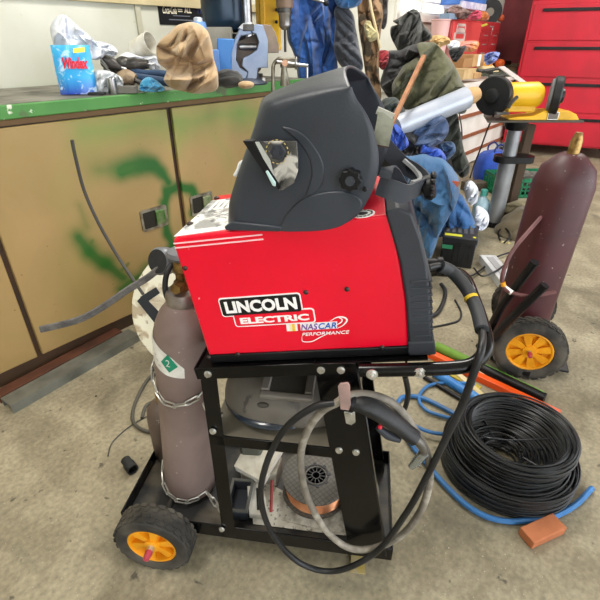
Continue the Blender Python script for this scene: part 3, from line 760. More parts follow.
dm=strip_wrap(-.42,.16,lambda t:.475-.023*min(1,t/.5)+.020*max(0,(t-.5)/.5),lambda t:.4752+.027*min(1,t/.48)-.030*max(0,(t-.48)/.52),r+.0022,'diamond',mat('label_green','#1f8a6a',.5),lb,n=16)
m=fit_text('2',-.006,.468,.004,.487,-(r+.0035),0,.001); m.v=[V(((r+.003)*math.sin(p.x/r-.14),-(r+.003)*math.cos(p.x/r-.14),p.z)) for p in m.v]; part('numeral',m,WHITE,lb)
m=MB()
for i in range(5):
    for (a,z) in ((-.95+.1*i,.512-.012*i),): 
        vs=[V(((r+.002)*math.sin(q),-(r+.002)*math.cos(q),zz)) for q,zz in ((a,z),(a+.09,z-.004),(a+.09,z-.006),(a,z-.002))]; m.add(vs,[(0,1,2,3)])
part('small_print',m,mat('print_grey','#77777a',.6),lb)
SM=CART@Matrix.Translation((.035,.235,.0975))
g2=thing('gas_cylinder','small squat brown cylinder standing behind the tall grey-brown cylinder','gas cylinder',SM)
part('body',MB().lathe([(.0001,0),(.043,0),(.048,.006),(.048,.15),(.044,.18),(.033,.20),(.016,.21),(.0001,.211)],36),cyl_mat('brown_bottle','#5d4e45','#4a3d36'),g2)
part('valve',MB().lathe([(.012,.208),(.012,.24),(.009,.245),(.0001,.246)],16),BRASS,g2)
# chains
def chain(pts,n,label,lw=.013,ll=.037):
    P=cr([V(p) for p in pts],30); 
    d=[0]
    for a,b in zip(P,P[1:]): d.append(d[-1]+(b-a).length)
    N=int(d[-1]/(ll*.78)); m=MB(); 
    def at(x):
        for i in range(len(d)-1):
            if d[i+1]>=x: t=(x-d[i])/(d[i+1]-d[i]+1e-9); return P[i].lerp(P[i+1],t),(P[i+1]-P[i]).normalized()
        return P[-1],(P[-1]-P[-2]).normalized()
    for k in range(N):
        c,t=at((k+.5)*d[-1]/N); up=V((0,0,1)) if k%2 else V((0,-1,.3)); up=(up-t*up.dot(t)).normalized()
        pts=[]
        for q in range(16):
            a=2*PI*q/16; ca,sa=math.cos(a),math.sin(a)
            pts.append(c+t*((ll/2-lw/2)*(1 if ca>0 else -1)+lw/2*ca)+up*(lw/2*sa))
        m.tube(pts,.0021,7,closed=True)
    return single('chain',m,mat('chain_zinc','#cfcdc6',.3,.8,col2='#a5a39c',vs=60),label,'chain')
def bl(a,z,rr=.0765): return BM@V((rr*math.sin(a),-rr*math.cos(a),z))
chain([bl(-1.9,.445),bl(-1.3,.415),bl(-.9,.385),bl(-.4,.362),bl(.1,.362),bl(.6,.375),bl(1.1,.395),C(.262,.03,.50),C(.285,.045,.47)],0,'zinc chain wrapped around the upper half of the gas cylinder')
chain([bl(-1.5,.075),bl(-1.0,.05),bl(-.6,.028),bl(-.1,.018),bl(.4,.02),bl(.9,.032),C(.262,.03,.135)],0,'zinc chain around the foot of the gas cylinder')
# flat ribbed cable from the left into the welder
fc=[atF(40,330,.86),atF(76,321,.86),atF(100,309,.87),atF(125,292,.88),atF(146,279,.885),atF(158,270,.885),atF(168,265,.885),atF(178,262,.89),C(.292,.09,.86)]
m=MB()
for k in (-1,0,1):
    m.tube([p+V((0,.002,k*.0052)) for p in fc],.0036,8,smooth=8)
single('welding_cable',m,mat('ribbed_grey_hose','#4e4c4c',.5,col2='#6d6a68',vs=40),'flat ribbed grey twin hose arching from the left edge to the cylinder regulator','cable')
# thin dark cord hanging in front of the bench
room_tube('power_cord',[atF(72,140,1.60),atF(75,155,1.60),atF(84,190,1.6),atF(98,222,1.58),atF(115,252,1.55),atF(130,275,1.5),atF(143,294,1.44)],.0062,mat('dark_cord','#3c3a38',.5),'dark cord swooping down in front of the painted bench door','cord')
# leaning round plate
DM=Matrix.Translation(atF(204,310,1.57))@Matrix.Rotation(math.radians(12),4,'Z')@Matrix.Rotation(math.radians(-16),4,'X')@Matrix.Rotation(PI/2,4,'X')
g=NG('cream_worn',.5); c=g.mix(g.map(g.noise(9,6,.5),.56,.62),'#e9e5ce','#b7a78a'); c=g.mix(g.map(g.noise(30,4),.6,.64,0,.8),c,'#8a6f50'); g.col(c)
dz=thing('round_sign','cream round metal plate with black corner marks, leaning behind the gas cylinder','round plate',DM)
RD=.282
part('disc',MB().lathe([(.0001,-.012),(RD-.004,-.012),(RD,-.008),(RD,0),(RD-.004,.003),(.0001,.003)],72),g.m,dz,smooth=30)
def dl(u,v,z=.0035):
    Mi=DM.inverted(); o=Mi@EYE; r_=Mi.to_3x3()@ray(u,v); k=(z-o.z)/r_.z; q=o+r_*k; return (q.x,q.y)
m=MB().prism([dl(*p) for p in ((137,301),(143,295),(165,318),(158,327))],.003,.005,'z').prism([dl(*p) for p in ((140,297),(156,287),(160,293),(147,302))],.003,.0052,'z')
part('corner_mark',m,mat('mark_black','#23272b',.6),dz,smooth=0)
m=MB().prism([dl(*p) for p in ((166,292),(174,286),(172,294),(170,297))],.003,.005,'z'); part('green_mark',m,mat('mark_green','#4e8a55',.6),dz,smooth=0)
zb=(DM@V((0,-RD,0))).z
part('prop_leg',MB().tube([DM@V((0,.15,-.012)),V(((DM@V((0,.15,0))).x,(DM@V((0,.15,0))).y+.12,.012))],.01,8),BLK,dz,world=True)
print('disc bottom z',zb)
# ================================================================== GUN AND CABLES
def c3(u,v,y): return CART@on(CART,u,v,y)
gy=-.045
GB=[c3(352,402,gy),c3(366,405,gy),c3(384,415,gy),c3(402,428,gy),c3(415,438,gy-.002)]
gun=thing('welding_gun','black welding gun hung by its cable loop on the cart hook','welding gun',loc=c3(385,420,gy))
m=MB().tube(GB,[.0155,.019,.0205,.020,.019,.0175,.0175],16,smooth=6,flat=.85)
gh=part('grip',m,mat('gun_black','#191a1c',.45,col2='#242527',vs=20,bump=.1,bs=200),gun,world=True)
part('grip_collar',MB().tube([c3(350,402,gy),c3(354,403,gy)],.0185,14),BLK,gun,world=True)
m=MB().tube([c3(378,427,gy-.004),c3(388,435,gy-.004),c3(400,440,gy-.003)],[.006,.009,.006],10,smooth=5); part('trigger',m,BLKP,gun,world=True)
part('trigger_pin',MB().sphere(c3(380,427,gy-.016),.0045,10),mat('red_pin','#d0253a',.4),gun,world=True)
part('gooseneck',MB().tube([c3(413,437,gy),c3(420,443,gy),c3(424,450,gy),c3(421,456,gy)],[.010,.009,.008],12,smooth=6),mat('gun_neck','#6e6a64',.4,.6),gun,world=True)
part('nozzle',MB().tube([c3(424,453,gy),c3(416,462,gy),c3(411,467,gy)],[.0095,.009,.0065],16),mat('nozzle_glossy','#a6afb4',.2,.8),gun,world=True)
cab=[c3(428,268,.13),c3(440,266,.15),c3(452,272,.16),c3(466,288,.13),c3(476,308,.09),c3(482,330,.03),c3(481,350,-.03),c3(473,375,-.045),c3(462,405,-.045),c3(445,440,-.045),c3(427,476,-.045),c3(405,515,-.05),c3(375,553,-.05),c3(335,571,-.05),c3(300,563,-.05),c3(273,535,-.05),c3(261,500,-.05),c3(266,465,-.05),c3(284,430,-.05),c3(312,408,-.05),c3(335,403,-.048),c3(352,402,-.045)]
CBL=mat('cable_black','#17181a',.42,col2='#26272a',vs=10)
part('cable',MB().tube(cab,.0068,12,smooth=10),CBL,gun,world=True)
m=MB().tube(cab[1:6],.0125,12,smooth=10); part('cable_sleeve',m,mat('sleeve_grey_black','#35373a',.6),gun,world=True)
part('zip_tie',MB().tube([c3(470.5,297,.112),c3(471.7,299.5,.107)],.0133,14),mat('tie_yellow','#d9b52a',.5),gun,world=True)
# print on the cable
gr=[c3(424,446,-.03),c3(429,462,-.035),c3(429,485,-.035),c3(420,512,-.035),c3(400,536,-.035),c3(370,549,-.035),c3(345,546,-.035),c3(322,525,-.035),c3(305,490,-.035),c3(301,455,-.036),c3(308,430,-.038),c3(322,411,-.042),c3(338,402,-.048),c3(345,397,-.048),c3(362,394,-.035),c3(385,399,-.025),c3(402,412,-.025),c3(416,432,-.03),c3(424,446,-.03)]
g=NG('grey_dusty_cable',.6); c=g.mix(g.map(g.noise(40,4,.4),.4,.6),'#7f786d','#a39c90'); c=g.mix(g.map(g.noise(7,3),.45,.6,0,.8),c,'#5b554c'); g.col(c)
single('ground_cable',MB().tube(gr[:-1],.0078,12,smooth=9,closed=True),g.m,'dusty grey cable coiled in one loop over the cart hook','cable')
single('power_cord',MB().tube([c3(405,376,.02),c3(408,395,.04),c3(403,412,.10),c3(395,418,.2)],.0055,8,smooth=7),CBL,'short black cord dropping from the cart handle bolt','cord')
single('power_cord',MB().tube([atZ(433,327,.005),atZ(448,324,.005),atZ(459,320,.005),atZ(461,312,.005),atZ(455,300,.005)],.005,8,smooth=7),CBL,'thin black cord on the floor just right of the welder vents','cord')
single('air_hose',MB().tube([atZ(430,317,.011),atZ(438,312,.011),atZ(444,300,.011),atZ(445,290,.011),atZ(441,284,.02)],.011,10,smooth=7),CBL,'short thick black hose with yellow tape beside the welder','hose')
# ================================================================== THINGS ON THE CART
# spool on bottom tray
sz=.105; q=onz(CART,316,475,.163)
SP=CART@Matrix.Translation((q.x,q.y,.104))
spo=thing('wire_spool','grey plastic spool wound with copper wire lying flat on the cart tray','wire spool',SP)
R_=.093; H_=.058
g=NG('grid_flange',.6)
X,Y,Z=g.xyz()
def stripes(a,b): 
    t=g.math('ADD',g.math('MULTIPLY',X,a),g.math('MULTIPLY',Y,b)); f=g.math('FRACT',t); return g.math('LESS_THAN',f,.14)
k=g.math('MAXIMUM',stripes(60,60),stripes(60,-60)); c=g.mix(g.map(g.noise(12,4),.4,.6),'#67635c','#757068'); c=g.mix(k,c,'#4a463f'); g.col(c)
part('flange',MB().lathe([(.027,H_-.005),(R_-.002,H_-.005),(R_,H_-.003),(R_,H_),(R_-.004,H_+.001),(.027,H_+.001),(.027,H_-.005)],64,cap=False),g.m,spo,smooth=30)
part('flange',MB().lathe([(.027,0),(R_,0),(R_,.004),(.027,.005),(.027,0)],64,cap=False),g.m,spo,smooth=30)
m=MB(); pr=[(.03,.005)]
for i in range(24): z=.006+i*.002; pr+= [(R_-.010,z),(R_-.0088,z+.001)]
pr+=[(.03,.0545)]
g=NG('copper_wire',.32); g.b.inputs['Metallic'].default_value=.9; c=g.mix(g.map(g.noise(30,3),.4,.6),'#e8a67e','#d08a62'); g.col(c)
part('copper_winding',m.lathe(pr,72,cap=False),g.m,spo,label='shiny copper wire winding')
m=MB().lathe([(.027,0),(.036,H_+.0015),(.031,H_+.002),(.0235,H_-.01),(.0235,0),(.027,0)],40,cap=False).lathe([(.0125,0),(.0125,H_+.001),(.0095,H_+.001),(.0095,0),(.0125,0)],24,cap=False)
for i in range(12):
    a=2*PI*i/12; m.cbox((.022,0,H_-.010),(.020,.0024,.020),Matrix.Rotation(a,4,'Z'))
hub=part('hub',m,BLK,spo)
m=MB().lathe([(.0001,.004),(.024,.004),(.0001,.006)],24); part('hub_floor',m,BLK,hub)
m=MB()
for i in range(8):
    a=2*PI*i/8+.2; m.cbox((.036,0,H_+.0022),(.010,.008,.0012),Matrix.Rotation(a,4,'Z'))
part('hub_window',m,BLK,spo)
# papers under the spool
def sheet(px,z,m,label,name='paper_sheet',cat='paper',th=.0012,group=None,wave=.0):
    P=[CART@onz(CART,u,v,z) for u,v in px]; mb=MB(); n=len(P)
    mb.add([p for p in P]+[p+V((0,0,th)) for p in P],[tuple(range(n-1,-1,-1)),tuple(range(n,2*n))]+[(i,(i+1)%n,(i+1)%n+n,i+n) for i in range(n)])
    return single(name,mb,m,label,cat,group,smooth=0)
g=NG('dirty_paper',.85); c=g.mix(g.map(g.noise(14,5),.4,.65),'#dcd8cc','#a9a292'); c=g.mix(g.map(g.noise(90,3),.58,.62,0,.7),c,'#55524b'); g.col(c); DP=g.m
sheet([(251,486),(262,480),(300,500),(345,522),(348,536),(300,530),(253,524)],.098,DP,'dirty printed instruction sheet lying under the copper wire spool')
sheet([(281,520),(310,498),(352,515),(348,533),(325,531)],.0998,mat('paper_white_2','#cfcbbf',.85,col2='#8e887b',vs=40),'second crumpled printed sheet poking out right of the spool foot')
# white plastic tray / flat box left
def cbx(px,z0,z1,m,name,label,cat,bevel=.002,**k):
    P=[onz(CART,u,v,z1) for u,v in px]; n=len(P)
    mb=MB().add([V((p.x,p.y,z0)) for p in P]+[V((p.x,p.y,z1)) for p in P],[tuple(range(n-1,-1,-1)),tuple(range(n,2*n))]+[(i,(i+1)%n,(i+1)%n+n,i+n) for i in range(n)])
    return single(name,mb,m,label,cat,M=CART,bevel=bevel,smooth=0,**k)
bx=cbx([(247,483),(263,481),(268,516),(249,514)],.100,.118,PAPER,'flat_box','flat white box beside the copper spool under the manual','box')
part('print',MB().add([CART@V(p) for p in [tuple(onz(CART,256,488,.1187)),tuple(onz(CART,259,488,.1187)),tuple(onz(CART,260,510,.1187)),tuple(onz(CART,257,510,.1187))]],[(0,1,2,3)]),BLK,bx,world=True,smooth=0)
# open black plastic case
BXM=CART@Matrix.Translation((onz(CART,240,500,.12).x,onz(CART,240,500,.12).y,.0975))@Matrix.Rotation(math.radians(3),4,'Z')
bc=thing('plastic_case','small open black plastic case standing on the cart tray beside the post','case',BXM)
m=MB().box((-.028,-.045,0),(.028,.05,.003))
part('base',m,BLKP,bc)
for a,b in (((-.028,-.045,0),(-.025,.05,.04)),((.025,-.045,0),(.028,.05,.04)),((-.028,-.045,0),(.028,-.042,.04)),((-.028,.047,0),(.028,.05,.04))): part('wall',MB().box(a,b),BLKP,bc,bevel=.001)
part('rim',MB().box((-.031,-.048,.038),(.031,-.041,.043)).box((-.031,.046,.038),(.031,.053,.043)).box((-.031,-.041,.038),(-.024,.046,.043)).box((.024,-.041,.038),(.031,.046,.043)),mat('case_rim','#5b5b56',.5),bc)
# manual leaning
MQ=[(247,442),(283,447),(263,482),(234,466)]
bz=[CART@onz(CART,u,v,z) for (u,v),z in zip(MQ,(.185,.185,.165,.165))]
nn=(bz[1]-bz[0]).cross(bz[3]-bz[0]).normalized(); nn=nn if nn.z<0 else -nn
mn=thing('manual','thick cream instruction manual tilted on the cart tray behind the case','manual',loc=(sum(bz,V())/4)+nn*.03)
def slab(P,n0,n1): 
    return MB().add([p+nn*n0 for p in P]+[p+nn*n1 for p in P],[(0,1,2,3),(7,6,5,4),(0,4,5,1),(1,5,6,2),(2,6,7,3),(3,7,4,0)])
part('pages',slab([p.lerp(sum(bz,V())/4,.02) for p in bz],.002,.032),PAPER,mn,world=True,smooth=0)
part('cover',slab(bz,0,.002),mat('manual_cover','#dbd5c4',.6,col2='#bdb5a2',vs=25),mn,world=True,smooth=0)
m=MB()
U_=(bz[1]-bz[0]); W_v=(bz[3]-bz[0])
for a0,a1,b0,b1 in ((.52,.62,.3,.62),(.66,.7,.2,.7),(.74,.77,.2,.62),(.8,.82,.3,.6)):
    P=[bz[0]+U_*a+W_v*b-nn*.0006 for a,b in ((a0,b0),(a1,b0),(a1,b1),(a0,b1))]; m.add(P,[(0,1,2,3)])
part('cover_print',m,mat('faint_print','#8c867a',.7),mn,world=True,smooth=0)
part('support_block',MB().box(tuple(CART.inverted()@(sum(bz,V())/4)+V((-.03,0,-.075))),tuple(CART.inverted()@(sum(bz,V())/4)+V((.03,.04,-.028))),CART),CARD,mn,world=True) if False else None
cbx([(245,452),(282,457),(276,474),(240,468)],.0975,.150,mat('box_grey_white','#b9b4a6',.8,col2='#8f897b',vs=20),'carton','pale carton under the cream manual on the cart tray','box')
single('marker_pen',MB().tube([c3(272,480,.10),c3(271,512,.045)],.0042,10),mat('pen_red_black','#7a2422',.4,col2='#a32b28',vs=20),'thin dark red pen lying upright between box and spool','pen')
cbx([(216,400),(244,400),(243,440),(219,440)],.0975,.30,mat('grey_green_plastic','#4a4c45',.6,col2='#5b5c52',vs=8),'storage_case','tall grey-green case at the back of the cart tray behind the left post','case',bevel=.006) if False else None
GC=CART@Matrix.Translation((.305,.19,.0975)); gcse=thing('storage_case','dull grey-green plastic case at the back of the cart tray','case',GC)
part('shell',MB().box((-.035,-.0,0),(.03,.085,.30)),mat('grey_green_plastic','#4a4c45',.6,col2='#5b5c52',vs=8),gcse,bevel=.012)
part('latch',MB().box((-.012,-.006,.2),(.012,.0,.235)),BLK,gcse,bevel=.002)
# coil of cord at the right of the tray
cc0=V((.655,.15,.10)); m=MB(); pts=[]
for i in range(150):
    a=2*PI*i/30; rr=.055+.003*math.sin(i*.7); pts.append(CART@V((.622+rr*math.cos(a)*.75,.15+rr*math.sin(a)*1.3,.105+.0045*i/15+.001*math.sin(i))))
single('cord_coil',m.tube(pts,.005,7),mat('grey_cord2','#5d5b55',.6),'coil of grey cord on the tray behind the sloping end plate','cord')
single('floor_tag',MB().prism([(-.02,-.025),(.018,-.03),(.022,.022),(-.012,.028)],0,.004,'z',Matrix.Translation(atZ(357,563,.001))),mat('tag_tan','#a89d80',.7,col2='#b8a050',vs=40),'small tan and yellow cardboard scrap on the floor under the cart end','scrap')
# grey helmet lying on middle shelf
g=NG('dusty_grey_shell',.5); c=g.mix(g.map(g.noise(5,5,.4),.4,.65),'#77716a','#67625c'); c=g.mix(g.map(g.noise(18,4,.6),.66,.7,0,.8),c,'#45423f'); g.col(c)
GH=CART@Matrix.Translation((.435,.135,.4605))
gh2=thing('welding_helmet','dusty grey helmet with square window frame lying on the middle shelf','welding helmet',GH)
mb=MB().sphere((0,0,0),1,48)
for p in mb.v:
    x,y,z=p; sx=.155; 
    def se(v,e): return math.copysign(abs(v)**e,v)
    zz=se(z,.85)*.086
    if zz<0: zz*=.55
    p.x=se(x,.8)*sx+.012*z; p.y=se(y,.75)*.118; p.z=zz+.038
    p.x+= .0
part('shell',mb,g.m,gh2)
DKL=mat('smoky_dark_plastic','#2b333d',.22,coat=.3)
mb=MB().sphere((-.03,-.035,.022),1,40); 
for p in mb.v:
    q=p-V((-.03,-.035,.022)); p.x=-.032+q.x*.125; p.y=-.012+q.y*.115; p.z=.021+q.z*.021
part('lower_rim',mb,DKL,gh2,label='smoky dark glossy lower rim')
q=onz(GH,286,385,.1); wf=MB()
FX,FY=onz(GH,290,384,.105).x,onz(GH,290,384,.105).y
FM=Matrix.Translation((FX,FY,.116))@Matrix.Rotation(math.radians(12),4,'X')
for a,b in (((-.055,-.04,0),(-.037,.05,.016)),((.037,-.04,0),(.055,.05,.016)),((-.055,-.055,0),(.055,-.04,.012)),((-.055,.05,0),(.055,.06,.016))): wf.box(a,b,FM)
wfo=part('window_frame',wf,g.m,gh2,bevel=.003)
part('window_glass',MB().box((-.037,-.04,-.001),(.037,.05,.006),FM),mat('window_dark','#4b4842',.3),gh2)
part('knob_mark',MB().sphere(tuple(onz(GH,263,405,.095)),.010,14,(1.3,.7,.5)),mat('dark_smudge','#38352f',.6),gh2)
# ================================================================== LEFT FLOOR
ZN=mat('galvanised','#8f938f',.4,.7,col2='#6d706c',vs=8)
a=atZ(45,398,0);b=atZ(143,341,0); dd=(b-a).normalized(); wv=V((-dd.y,dd.x,0))
a=atZ(76,378,0)-dd*.25; b=atZ(140,341,0)+dd*.0
m=MB(); w_=.075
CH=Matrix(((dd.x,wv.x,0,a.x),(dd.y,wv.y,0,a.y),(0,0,1,0),(0,0,0,1))); LL=(b-a).length
for aa,bb in (((0,0,.036),(LL,w_,.039)),((0,0,0),(LL,.003,.036)),((0,w_-.003,0),(LL,w_,.036))): m.box(aa,bb,CH)
single('steel_channel',m,ZN,'galvanised steel channel lying on the floor before the bench base','steel channel',smooth=0)
single('wooden_plank',MB().box((0,w_+.02,0),(LL-.02,w_+.075,.03),CH),mat('dark_plank','#5b3524',.6,col2='#3c2418',vs=8),'dark reddish-brown plank lying behind the steel channel','plank',bevel=.002)
pa=atZ(133,470,.018); pb=atZ(122,455,.018)
m=MB(); M_=Matrix.Translation(pa)@((pb-pa).to_track_quat('Z','Y').to_matrix().to_4x4())
l=.055
g_=thing('pipe_coupling','short black plastic pipe coupling lying on the floor left of the cart','pipe fitting',M_)
part('sleeve',MB().lathe([(.014,0),(.018,0),(.0185,.004),(.0185,.03),(.016,.032),(.0155,l),(.0125,l),(.0125,.02),(.014,0)],28,cap=False),BLKR,g_)
part('inner_wall',MB().lathe([(.0001,.02),(.0126,.02),(.0001,.021)],20),BLK,g_)
single('power_cord',MB().tube([atZ(u,v,.008) for u,v in ((172,385),(160,375),(150,377),(140,392),(133,410),(134,423),(146,431),(160,430),(172,422),(165,408),(155,402),(146,406),(142,418))],.0065,8,smooth=8),mat('cord_olive','#4d4a42',.6),'dark cord looped on the floor behind the gas cylinder','cord')
single('wire_rod',MB().tube([atZ(u,v,.003) for u,v in ((108,456),(112,443),(125,430),(140,420),(158,411))],.0022,6,smooth=6),DKST,'thin rusty wire curving over the floor left of the cart','wire')
for (u,v,rz,lbl) in ((96,396,.3,'tiny dark pebble on the floor below the steel channel'),(230,588,.8,'curled metal shaving on the floor below the cart')):
    if 'pebble' in lbl: single('pebble',MB().sphere(atZ(u,v,.002),.004,8,(1,1,.6)),BLK,lbl,'pebble')
# ================================================================== ON THE WORKBENCH (z = 1.02)
BZ=1.0225
def CL(name,c1,c2=None,rough=.85,vs=10,bump=.25,bs=160,sheen=.2): return mat(name,c1,rough,col2=c2 or c1,vs=vs,bump=bump,bs=bs,sheen=sheen)
# tan rag
TAN=CL('tan_leather_cloth','#b79c78','#a0835e',.9,8,.15,120)
rag=puff([(193,23),(206,28),(211,40),(213,55),(217,70),(219,86),(212,92),(200,94),(185,92),(172,88),(164,80),(166,70),(158,62),(156,48),(163,38),(172,30),(180,24)],2.02,.07,.055,.7,9,3,rings=70,segs=210,rough=.12,dens=1.3,size=1.1)
rag=MB().add([V((p.x,p.y,max(p.z,BZ+.001) if ROOM.inverted()@p and (ROOM.inverted()@p).y>-.03 else p.z)) for p in rag.v],rag.f)
single('work_cloth',rag,TAN,'tan crumpled suede cloth heaped on the green bench top left of the blue vise','cloth')
# windex-like refill bag
wf_=1.93
WB=Matrix.Translation(V((atF(82,86,wf_).x,wf_,BZ)))@Matrix.Rotation(math.radians(8),4,'Z')@Matrix.Rotation(math.radians(-6),4,'X')
wb=thing('cleaner_pouch','blue glass-cleaner refill pouch with red lettering at the left end of the bench','pouch',WB)
ww,wh=.14,.17
m=MB(); vs=[];fs=[]
NX,NZ=14,14
for s in (1,-1):
    for i in range(NX+1):
        for j in range(NZ+1):
            x=i/NX*2-1; z=j/NZ; th=.028*(1-abs(x)**3)*(1-z**2.2*.85)+.001
            vs.append(V(((x*.5-.12)*ww,-s*th+.003*noise.noise(V((x*3,z*3,s))),z*wh)))
O2=(NX+1)*(NZ+1)
for s in (0,O2):
    for i in range(NX):
        for j in range(NZ): a=s+i*(NZ+1)+j; fs.append((a,a+NZ+1,a+NZ+2,a+1))
m.add(vs,fs)
g=NG('pouch_print',.25); X,Y,Z=g.xyz()
c=g.mix(g.map(Z,.0,.06),'#2b46b4','#3aa6e2'); c=g.mix(g.map(Z,.13,.178),c,'#54c0ee'); c=g.mix(g.map(g.noise(30,4,1),.56,.7,0,.8),c,'#d4ecf8'); g.col(c)
part('pouch',m,g.m,wb)
def pface(x,z): 
    xn=(x/ww+.12)*2; return -.028*(1-abs(max(-1,min(1,xn)))**3)*(1-max(0,min(1,z/wh))**2.2*.85)-.003
def onp(mb): mb.v=[V((p.x,p.y+pface(p.x,p.z),p.z)) for p in mb.v]; return mb
part('lettering',onp(fit_text('Windex',-.050,.088,.040,.128,-.0012,.15,.004)),mat('pouch_red','#d01830',.4),wb,label='red lettering')
part('yellow_tab',onp(MB().prism([(-.005,.142),(.036,.146),(.038,.163),(-.003,.158)],-.0012,0)),mat('pouch_yellow','#efe14a',.4),wb)
part('lettering',onp(fit_text('ORIGINAL',-.04,.022,.045,.034,-.0012,0,.001)),mat('pale_print','#dfe8ff',.4),wb) if False else None
PLB=mat('plastic_bag_white','#e4e7ee',.6,col2='#c9ced8',vs=12,alpha=1)
single('plastic_bag',puff([(62,15),(80,28),(92,38),(100,48),(108,52),(97,60),(78,55),(60,56),(50,30)],2.05,.05,.03,.8,14,5),PLB,'white crumpled plastic bag behind the blue cleaner pouch','plastic bag')
single('plastic_bag',puff([(94,72),(104,70),(115,73),(123,80),(120,92),(107,94),(97,92)],1.98,.03,.018,1.3,22,8),mat('clear_bag','#d3d6d8',.25,col2='#b4b8bc',vs=20),'cloudy white plastic bag beside the silver cup','plastic bag')
single('plastic_bag',puff([(92,42),(110,44),(118,52),(112,58),(98,57)],2.25,.03,.02,.3,20,9),PLB,'small white plastic scrap behind the dark tools','plastic bag')
def onbench(u,v): p=atZ(u,v,BZ); return p
JM=Matrix.Translation(onbench(82,94))
j=thing('jar','small clear jar with tan lid at the bench front edge','jar',JM)
part('body',MB().lathe([(.0001,0),(.018,0),(.019,.004),(.019,.024),(.016,.028),(.0001,.028)],24),mat('jar_grey','#8e8f86',.25),j); part('lid',MB().lathe([(.0001,.028),(.018,.028),(.0185,.031),(.0185,.043),(.017,.045),(.0001,.045)],24),mat('jar_lid_tan','#b0a586',.5),j)
CM=Matrix.Translation(onbench(113.5,94))
cup=thing('metal_cup','small shiny steel cup on the bench front edge','cup',CM)
part('body',MB().lathe([(.0001,0),(.017,0),(.0175,.002),(.0195,.056),(.0185,.056),(.0165,.003),(.0001,.003)],32,cap=False),STEEL,cup); part('rim',MB().lathe([(.0195,.055),(.0205,.0565),(.0195,.058),(.0183,.0565),(.0195,.055)],32,cap=False),STEEL,cup)
def boxat(name,u,v,dx,dy,dz,rz,m,label,cat,z=BZ,bevel=.002,group=None):
    p=atZ(u,v,z); return single(name,MB().box((-dx/2,-dy/2,0),(dx/2,dy/2,dz),Matrix.Translation(p)@Matrix.Rotation(rz,4,'Z')),m,label,cat,group,bevel=bevel,smooth=0)
bt=boxat('small_box',128,93,.075,.05,.026,.1,mat('box_dark_grey','#6b6862',.6),'small grey box with yellow tape by the silver cup','box')
boxat('flat_tin',97,95,.06,.03,.010,.0,BLKR,'flat black tin between the jar and the silver cup','tin')
single('green_bottle',MB().lathe([(.0001,0),(.022,0),(.024,.004),(.024,.03),(.012,.045),(.012,.052),(.0001,.052)],20,Matrix.Translation(onbench(92,90))),mat('teal_bottle','#1f6f78',.3),'small teal bottle under the blue cleaner pouch','bottle')
single('work_glove',puff([(141,82),(148,77),(156,80),(164,87),(163,91),(150,92),(140,90)],2.0,.03,.02,.4,22,12),CL('glove_blue','#4fa6d0','#3b8cba',.8),'light blue glove lying on the bench left of the tan cloth','glove')
# grinders / air tools
def tool(name,label,a,b,F,r,m,extra=None):
    A,B=atF(*a,F),atF(*b,F); d=(B-A)
    t=thing(name,label,'power tool',loc=A.lerp(B,.5)-V((0,0,r)))
    part('motor_body',MB().tube([A,A.lerp(B,.12),A.lerp(B,.5),A.lerp(B,.7),B],[r*.7,r,r,r*.75,r*.6],16,smooth=3),m,t,world=True)
    return t,A,B,d
DKT=mat('tool_grey_black','#33312f',.4,.3,col2='#4d4844',vs=15)
t,A,B,d=tool('angle_grinder','dark angle grinder lying on the bench clutter, nearest the tan cloth',(124,66),(148,64),2.12,.028,DKT)
part('gear_head',MB().sphere(A+V((.0,0,.01)),.034,16,(1,1,.8)),DKST,t,world=True); part('guard',MB().lathe([(.0001,0),(.05,0),(.052,.012),(.05,.014),(.0001,.004)],28,Matrix.Translation(A+V((-.02,-.01,-.03)))@Matrix.Rotation(.5,4,'X')),DKT,t,world=True)
part('spindle',MB().tube([B,B+V((.03,0,.0)),B+V((.035,0,-.06))],.005,8),STEEL,t,world=True)
t,A,B,d=tool('air_tool','dark pistol-shaped air tool behind the cleaner pouch',(102,60),(122,68),2.1,.026,DKT)
part('chuck',MB().cyl(B,B+d*.25,.012,14),STEEL,t,world=True); part('handle',MB().tube([A+d*.25,A+d*.3+V((-.01,-.01,-.09))],.017,12),DKT,t,world=True)
t=thing('drill','dark drill with a tan face lying before the plastic bags','power tool',loc=atF(128,86,2.03))
part('motor_body',MB().tube([atF(120,79,2.03),atF(127,77,2.03),atF(135,80,2.03)],[.024,.03,.022],16,smooth=4),mat('worn_tan_tool','#9a8569',.6,col2='#5d4c3d',vs=30),t,world=True); part('tip',MB().cyl(atF(135,80,2.03),atF(141,83,2.03),.01,12),DKST,t,world=True)
NAVY=CL('denim_navy','#24405f','#1c3350',.8)
single('hose_bundle',MB().tube([atF(128,70,2.12),atF(143,74,2.1),atF(158,74,2.12),atF(172,76,2.15)],.017,12,smooth=5),NAVY,'upper dark blue hose lying behind the light blue glove','hose')
single('hose_bundle',MB().tube([atF(132,77,2.08),atF(146,79,2.06),atF(160,81,2.08),atF(172,83,2.1)],.017,12,smooth=5),NAVY,'lower dark blue hose touching the light blue glove','hose')
for k,(a,b) in enumerate((((98,55),(108,68)),((101,62),(116,78)))):
    single('steel_rod',MB().tube([atF(*a,2.06),atF(*b,2.02)],.003,6),STEEL,('upper','lower')[k]+' thin steel rod leaning across the dark air tool','rod')
single('foam_cup',MB().lathe([(.0001,0),(.04,0),(.05,.10),(.046,.10),(.037,.004),(.0001,.004)],28,Matrix.Translation(atF(135,50,2.45))@Matrix.Rotation(1.25,4,'Y')@Matrix.Rotation(.3,4,'X')@Matrix.Translation((0,0,-.0))),mat('bucket_white','#dcd9cf',.5,col2='#b4ab95',vs=12),'small white tub lying on its side in front of the grey wall','tub')
